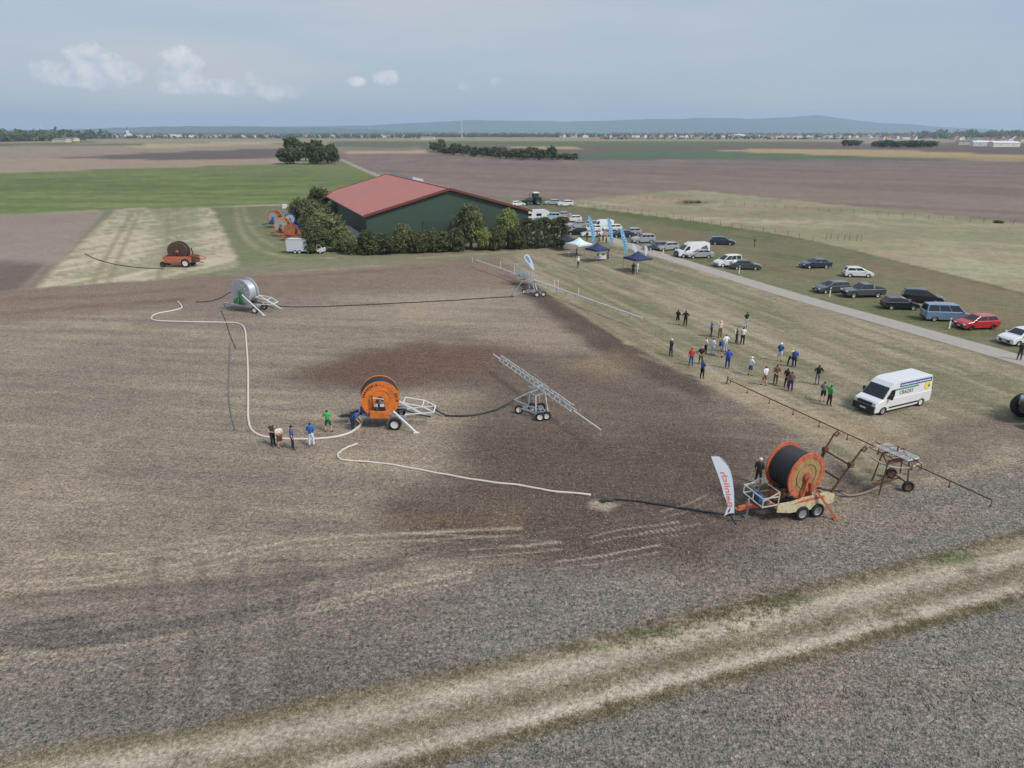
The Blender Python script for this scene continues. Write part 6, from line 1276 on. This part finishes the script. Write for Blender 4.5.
# ------------------------------------------------------------------ flags
def upright(P0, px, py):
    """across and up, in metres, in the upright plane through P0 that faces the view"""
    v = (py-384)/FPX; dy = math.cos(PITCH)-v*math.sin(PITCH); dz = -(math.sin(PITCH)+v*math.cos(PITCH)); t = P0.y/dy
    return (px-512)/FPX*t-P0.x, CAM_H+dz*t
def flag(base, outline, sx, sz, m, label, rz=0.0, pole_pts=None, name='feather_flag', group='feather flags', curve=.12, z0=.0):
    """outline: pixel corners measured on the photo, turned into metres in the flag's own upright plane"""
    x0, y0 = base; P_ = g(x0, y0); t = empty(name, P_, rz, label, 'flag', group)
    U = [upright(P_, *q) for q in outline]; b = MB(); n = len(U)
    def yy(u, z): return curve*math.sin(z*1.7+u*2)*.5
    b.add([(u, yy(u, z)-.006, z) for u, z in U]+[(u, yy(u, z)+.006, z) for u, z in U], [tuple(range(n)), tuple(range(2*n-1, n-1, -1))]+[(i, n+i, n+(i+1) % n, (i+1) % n) for i in range(n)]); b.build('banner', m, t)
    if pole_pts: b = MB(); b.tube([(lambda w: (w[0], .02, w[1]))(upright(P_, *q)) for q in pole_pts], .022, 6); b.build('pole', galv, t)
    b = MB(); b.bar((-.4, 0, .03), (.4, 0, .03), .05); b.bar((0, -.4, .03), (0, .4, .03), .05); b.build('foot', darkst, t)
    return t
wfm = mat('flag_white', (214, 224, 238), .7, var=.04); skyf = mat('flag_sky_blue', (116, 180, 216), .7, var=.08, scale=2)
fA = flag((734, 521), [(711.3, 457.3), (715, 456.6), (719.3, 457.3), (725, 462.6), (728, 466.5), (730, 470.6), (731.3, 475), (732.2, 479.5), (733, 485), (733.7, 491.9), (734, 502), (734, 513), (729, 513.3), (724, 516), (725.8, 511.5), (727.5, 507), (726.5, 501), (723.7, 494.5), (721.5, 486), (719.3, 478.6), (717.3, 473), (714.9, 467), (713, 461.5)], 18.3, 17.1, wfm,
    'tall white feather flag with orange lettering in front of the largest reel', pole_pts=[(734, 521), (734.3, 505), (733.8, 490), (732.2, 478), (729.5, 467.5), (725, 461), (719, 456.8), (711, 457)], curve=0.0)
b = MB(); b.add([(lambda w: (w[0], -.012, w[1]))(upright(g(734, 521), x, y)) for x, y in ((727.6, 513.3), (728.2, 510.4), (730.8, 507), (729.9, 511.0))], [(0, 1, 2, 3)]); b.build('cutout', plast, fA)
# lettering: the cloth is seen from behind, so the word runs bottom to top mirrored
cv = bpy.data.curves.new('t', 'FONT'); cv.body = 'Beinlich'; cv.size = .60; cv.extrude = .002; cv.offset = .012
to = bpy.data.objects.new('t', cv); C.objects.link(to); dg = bpy.context.evaluated_depsgraph_get(); tme = bpy.data.meshes.new_from_object(to.evaluated_get(dg)); bpy.data.objects.remove(to)
wd = max(v.co.x for v in tme.vertices)
FZ, FX = zip(*[upright(g(734, 521), *q)[::-1] for q in ((730, 510), (729.3, 500), (728, 490), (725.8, 480), (722, 469), (717, 460))])
for v in tme.vertices:
    s = v.co.x/wd; z = .85+2.15*s; k = .78+.25*s
    xc = float(np.interp(z, FZ, FX)); v.co = Vector((xc+(v.co.y-.2)*.74*k, -.011-v.co.z, z))
tme.materials.clear(); tme.materials.append(mat('lettering_orange', (224, 132, 108), .6)); lo = bpy.data.objects.new('lettering', tme); C.objects.link(lo); lo.parent = fA
for (bx, by), (tx, ty), lb in (((594, 247), (588.2, 216), 'leftmost of the three tall pale blue feather flags, rising behind the white canopy'), ((611.8, 248), (607.0, 218), 'middle one of the three tall pale blue feather flags'), ((626.8, 259), (620.2, 229), 'rightmost tall pale blue feather flag, beside the right navy canopy')):
    q = g(bx, by); dpt = 20/(math.sin(PITCH)+(by-384)/FPX*math.cos(PITCH)); sx = FPX/dpt; sz = sx*.95
    f_ = flag((bx, by), [(tx, ty), (tx+1.5, ty-.4), (tx+3.5, ty+2.5), (tx+4.8, ty+7), (bx+1.0, by-16), (bx+1.2, by-9), (bx+.6, by-5), (bx-2.2, by-5), (bx-2.4, by-11), (tx+1.6, ty+12), (tx+.6, ty+5)], sx, sz, skyf, lb, pole_pts=[(bx, by), (bx+1.2, by-9), (bx+.9, by-17), (tx+4.6, ty+6), (tx+3.2, ty+2), (tx+1.5, ty-.3), (tx, ty)], curve=.1)
    b = MB(); 
    for k in range(6): yy_ = by-(by-ty)*(.36+.085*k); xc_, zc_ = upright(g(bx, by), float(np.interp(by-yy_, [0, 9, 17, by-ty-6, by-ty], [bx, bx+.2, bx-.6, tx+2.8, tx+1.5])), yy_); b.box((xc_, -.075, zc_), (.28, .012, .20))
    b.build('lettering', wfm, f_)
for (bx, by), lb, ht, lean in (((636.5, 257), 'small white teardrop flag left behind the right navy canopy', 13, -5), ((645.5, 258), 'small rounded white teardrop flag right behind the right navy canopy', 12, -1.5)):
    flag((bx, by), [(bx+lean, by-ht), (bx+lean+2, by-ht-.5), (bx+lean+4.2, by-ht+3), (bx+1.8, by-5), (bx+.3, by-1.5), (bx-.6, by-3), (bx+lean+.2, by-ht+4)], 6.1, 5.7, wfm, lb, pole_pts=[(bx, by), (bx+lean*.3, by-ht*.5), (bx+lean, by-ht)], name='teardrop_flag', group='teardrop flags')
# teardrop on the boom cart tower
tb = g(535, 293.2); fz = empty('teardrop_flag', tb, 0, 'white and blue teardrop flag leaning from the top of the boom cart tower', 'flag', 'teardrop flags')
def slab(name, pts, m, y, th, par):
    b = MB(); n = len(pts); b.add([(u, y-th, z) for u, z in pts]+[(u, y+th, z) for u, z in pts], [tuple(range(n)), tuple(range(2*n-1, n-1, -1))]+[(i, n+i, n+(i+1) % n, (i+1) % n) for i in range(n)]); return b.build(name, m, par)
ol = [(524.2, 258.0), (524.5, 255.6), (526.0, 254.4), (527.8, 254.6), (529.7, 256.5), (532.0, 261.0), (533.6, 265.5), (534.4, 269.4), (533.2, 270.0), (531.0, 267.6), (526.5, 261.4)]
slab('banner', [upright(tb, *q) for q in ol], wfm, 0, .01, fz); slab('blue_panel', [upright(tb, 527.8+(x-529)*.5, 259.4+(y-262)*.5) for x, y in ol], mat('flag_blue', (130, 156, 206), .7), -.02, .006, fz)
b = MB(); b.tube([(lambda w: (w[0], .03, w[1]))(upright(tb, *q)) for q in ((534.6, 272.5), (534.4, 269.4), (533.0, 263.5), (530.4, 257.3), (527.8, 254.5), (524.8, 255.2))], .025, 6); b.build('pole', galv, fz)
# ------------------------------------------------------------------ posts, stakes and the pasture fence
pm_ = mat('post_white', (222, 222, 214), .6)
for x, y, lb in ((663, 254.5, 'white roadside post in front of the silver hatchback'), (739, 273.5, 'white roadside post in front of the grey saloon'), (829.5, 296.5, 'white roadside post in front of the grey estate car'), (949, 328.5, 'white roadside post between the minibus and the red car')):
    t = empty('roadside_post', g(x, y), 0, lb, 'post', 'white roadside posts'); b = MB(); b.box((0, 0, .58), (.13, .11, 1.16)); b.build('post_body', pm_, t); b = MB(); b.box((0, -.003, .95), (.136, .112, .14)); b.build('reflector', plast, t)
for i, (x, y, hh) in enumerate(((472.5, 262.5, .8), (500.6, 267.5, .9), (514.5, 273.8, 1.15), (558, 289.6, 1.3), (554.5, 287.0, 1.0), (578.5, 296.2, 1.0), (642, 321.5, .7))):
    lb = ('white stake at the far end of the white boom', 'thin white stake left of the teardrop flag, farther one', 'thin white stake just left of the teardrop flag', 'tallest white stake right of the boom cart tower', 'shorter white stake right beside the tallest stake', 'white stake above the middle of the white boom', 'short white stake at the near end of the white boom')[i]
    b = MB(); b.box((0, 0, hh/2), (.06, .05, hh)); b.box((0, 0, hh+.02), (.045, .035, .05)); tag(b.build('marker_stake', pm_, None, g(x, y)), lb, 'stake', 'white stakes by the boom')
wood_ = mat('weathered_wood', (112, 102, 86), .9, var=.25)
def fence(label, a, c, n, h=1.25, group='pasture fences', wires=2, skip=0.0):
    A_, C_ = g(*a), g(*c); t = empty('pasture_fence', A_, 0, label, 'fence', group); D = C_-A_; rr_ = random.Random(n); tops = []
    for k in range(n+1):
        p = D*(k/n)+Vector((rr_.uniform(-.2, .2), rr_.uniform(-.2, .2), 0)); hh = h*rr_.uniform(.8, 1.1); b = MB(); b.tube([p, p+Vector((rr_.uniform(-.06, .06), 0, hh))], [.045, .04], 6); b.build('post', wood_, t); tops.append((p, hh))
    b = MB()
    for k in range(n):
        for f in (.55, .9): b.bar(tops[k][0]+Vector((0, 0, tops[k][1]*f)), tops[k+1][0]+Vector((0, 0, tops[k+1][1]*f)), .012)
    b.build('wire', darkst, t)
fence('wooden post and wire fence between the parked cars and the dry meadow, upper part', (566, 202.5), (690, 221.5), 18)
fence('wooden post and wire fence along the green verge, middle part by the lone person', (693, 222), (812, 241), 11)
fence('faint post fence at the far side of the dry meadow against the brown field', (600, 195.8), (1030, 225.5), 40, 1.0)
fence('row of short posts standing inside the dry meadow on the right', (826, 239), (862, 241.5), 6, 1.2)
for x, y, s_, lb in ((997, 223, .5, 'dark stump heap at the far edge of the meadow on the right'), (693, 203, 1.4, 'low dark mound of brush in the upper meadow')):
    V_, t_ = leaf_cloud(np.array([[random.Random(k+x).uniform(-2, 2)*s_, random.Random(k*7+x).uniform(-.8, .8), .25] for k in range(14)]), np.full(14, .5), 24, .12, int(x)); o = bpy.data.objects.new('brush_heap', cloud_mesh('brush_heap', V_, t_, brown_leaf)); C.objects.link(o); o.location = g(x, y); tag(o, lb, 'brush')
b = MB(); b.box((0, 0, .6), (1.1, 1.1, 1.1)); b.lathe([(.12, 1.1), (.12, 1.22), (.001, 1.22)], axis='Z', n=10, closed=False); b.bar((-.6, 0, .05), (.6, 0, .05), .2, .1); tag(b.build('water_tank', white, None, g(285, 208.5)), 'small white tank at the end of the pale track by the trees', 'tank')
# rusty rail stub at the near end of the long boom
b = MB(); b.bar((0, 0, 0), (0, 0, .7), .07); b.bar((.3, .1, 0), (.3, .1, .35), .06); b.bar((0, 0, .6), (.5, .15, .3), .04); tag(b.build('iron_stake', rustm, None, g(727, 384)), 'short rusty iron stake at the far tip of the long rusty boom', 'stake')
# ------------------------------------------------------------------ grass tufts, straw and clods: uncountable ground cover
def tufts(name, n, region, hgt, m, seed, per=9, spread=.14):
    r = np.random.default_rng(seed); V = []; k = 0; pts = []
    while len(pts) < n:
        q = region(r)
        if q is not None: pts.append(q)
    P_ = np.array(pts); c = np.repeat(P_, per, 0); a = r.random(n*per)*6.283; hh = hgt*(.5+r.random(n*per)); off = r.normal(size=(n*per, 2))*spread*.5
    b0 = np.stack([c[:, 0]+off[:, 0], c[:, 1]+off[:, 1], np.zeros(n*per)], 1); w = np.stack([np.cos(a), np.sin(a), np.zeros(n*per)], 1)*(.010+.012*r.random(n*per))[:, None]
    ln = np.stack([r.normal(size=n*per)*.35, r.normal(size=n*per)*.35, np.ones(n*per)], 1)*hh[:, None]
    Q = np.stack([b0-w, b0+w, b0+ln+w*.3, b0+ln-w*.3], 1).reshape(-1, 3); t = np.repeat(np.repeat(r.random(n), per)*.6+r.random(n*per)*.4, 4)
    o = bpy.data.objects.new(name, cloud_mesh(name, Q, t, m)); C.objects.link(o); return tag(o, kind='stuff')
grass_g = leafmat('grass_olive', (112, 108, 80), (166, 156, 126)); grass_d = leafmat('grass_dry', (136, 126, 102), (186, 174, 146))
def along(pl, spread):
    W_ = P(pl); 
    def f(r):
        i = r.integers(0, len(W_)-1); t = r.random(); a, c = W_[i], W_[i+1]
        x = a[0]+(c[0]-a[0])*t; y = a[1]+(c[1]-a[1])*t
        L = math.hypot(c[0]-a[0], c[1]-a[1])
        if r.random() > L/12.: return None
        return (x+r.normal()*spread, y+r.normal()*spread)
    return f
UPc = [(-40, 768), (0, 760), (200, 730), (350, 695), (512, 660), (712, 613), (912, 563), (1024, 533), (1080, 520)]; LOc = [(330, 790), (380, 775), (512, 737), (712, 682), (912, 627), (1024, 597), (1080, 582)]
tufts('grass', 2000, along(UPc, .2), .045, grass_g, 1); tufts('grass', 2000, along(LOc, .16), .045, grass_g, 2)
MIDc = [(-40, 828), (0, 821), (200, 776), (350, 742), (512, 702), (712, 652), (912, 600), (1024, 570), (1080, 556)]
tufts('grass', 1600, along(MIDc, .35), .05, grass_d, 3)
tufts('grass', 260, along([(620, 643), (660, 632), (790, 600), (800, 598)], .5), .10, grass_g, 4)
def inpx(x0, x1, y0, y1):
    def f(r):
        q = g(r.uniform(x0, x1), r.uniform(y0, y1)); return (q.x, q.y)
    return f
def clods(name, n, region, s0, s1, m, seed, flat=.75):
    r = np.random.default_rng(seed); b = np.array([(1, 0, 0), (-1, 0, 0), (0, 1, 0), (0, -1, 0), (0, 0, 1), (0, 0, -1)], float); F_ = [(0, 2, 4), (2, 1, 4), (1, 3, 4), (3, 0, 4), (2, 0, 5), (1, 2, 5), (3, 1, 5), (0, 3, 5)]
    pts = np.array([region(r) for _ in range(n)]); s = (s0+(s1-s0)*r.random(n)**3)[:, None, None]; V = b[None]*s*(.6+.7*r.random((n, 6, 1))); V[..., 2] *= flat; ang = r.random(n)*6.28; ca_, sa_ = np.cos(ang)[:, None], np.sin(ang)[:, None]
    V = np.stack([V[..., 0]*ca_-V[..., 1]*sa_, V[..., 0]*sa_+V[..., 1]*ca_, V[..., 2]], -1); V[..., 0] += pts[:, 0:1]; V[..., 1] += pts[:, 1:2]; V[..., 2] += s[:, :, 0]*.25
    me = bpy.data.meshes.new(name); V = V.reshape(-1, 3); me.vertices.add(len(V)); me.vertices.foreach_set('co', V.ravel()); Fi = (np.array(F_)[None]+6*np.arange(n)[:, None, None]).reshape(-1)
    me.loops.add(len(Fi)); me.loops.foreach_set('vertex_index', Fi.astype(np.int32)); me.polygons.add(len(Fi)//3); me.polygons.foreach_set('loop_start', (np.arange(len(Fi)//3)*3).astype(np.int32)); me.update(calc_edges=True); me.materials.append(m)
    o = bpy.data.objects.new(name, me); C.objects.link(o); return tag(o, kind='stuff')
clodm = mat('clod', (128, 121, 114), .95, var=.35, scale=2.5); strawm = mat('straw_bits', (172, 162, 146), .9, var=.25, scale=2.5)
def soil(lo, hi):
    def f(r):
        while True:
            x, y = r.uniform(-60, 1084), r.uniform(lo, hi)
            u = np.interp(x, [p[0] for p in UPc], [p[1] for p in UPc]); l = np.interp(x, [p[0] for p in LOc], [p[1] for p in LOc])
            if y < u-6 or y > l+8:
                q = g(x, y); return (q.x, q.y)
    return f
clods('soil_clods', 26000, soil(540, 800), .015, .058, clodm, 5); clods('soil_clods', 16000, soil(400, 620), .02, .06, clodm, 6)
def mf(r):
    while True:
        x, y = r.uniform(-20, 860), r.uniform(300, 570)
        if y > np.interp(x, [0, 500, 560, 700, 815, 860], [298, 270, 305, 385, 445, 480])+3: q = g(x, y); return (q.x, q.y)
clods('straw_litter', 26000, mf, .015, .05, strawm, 7, .35)
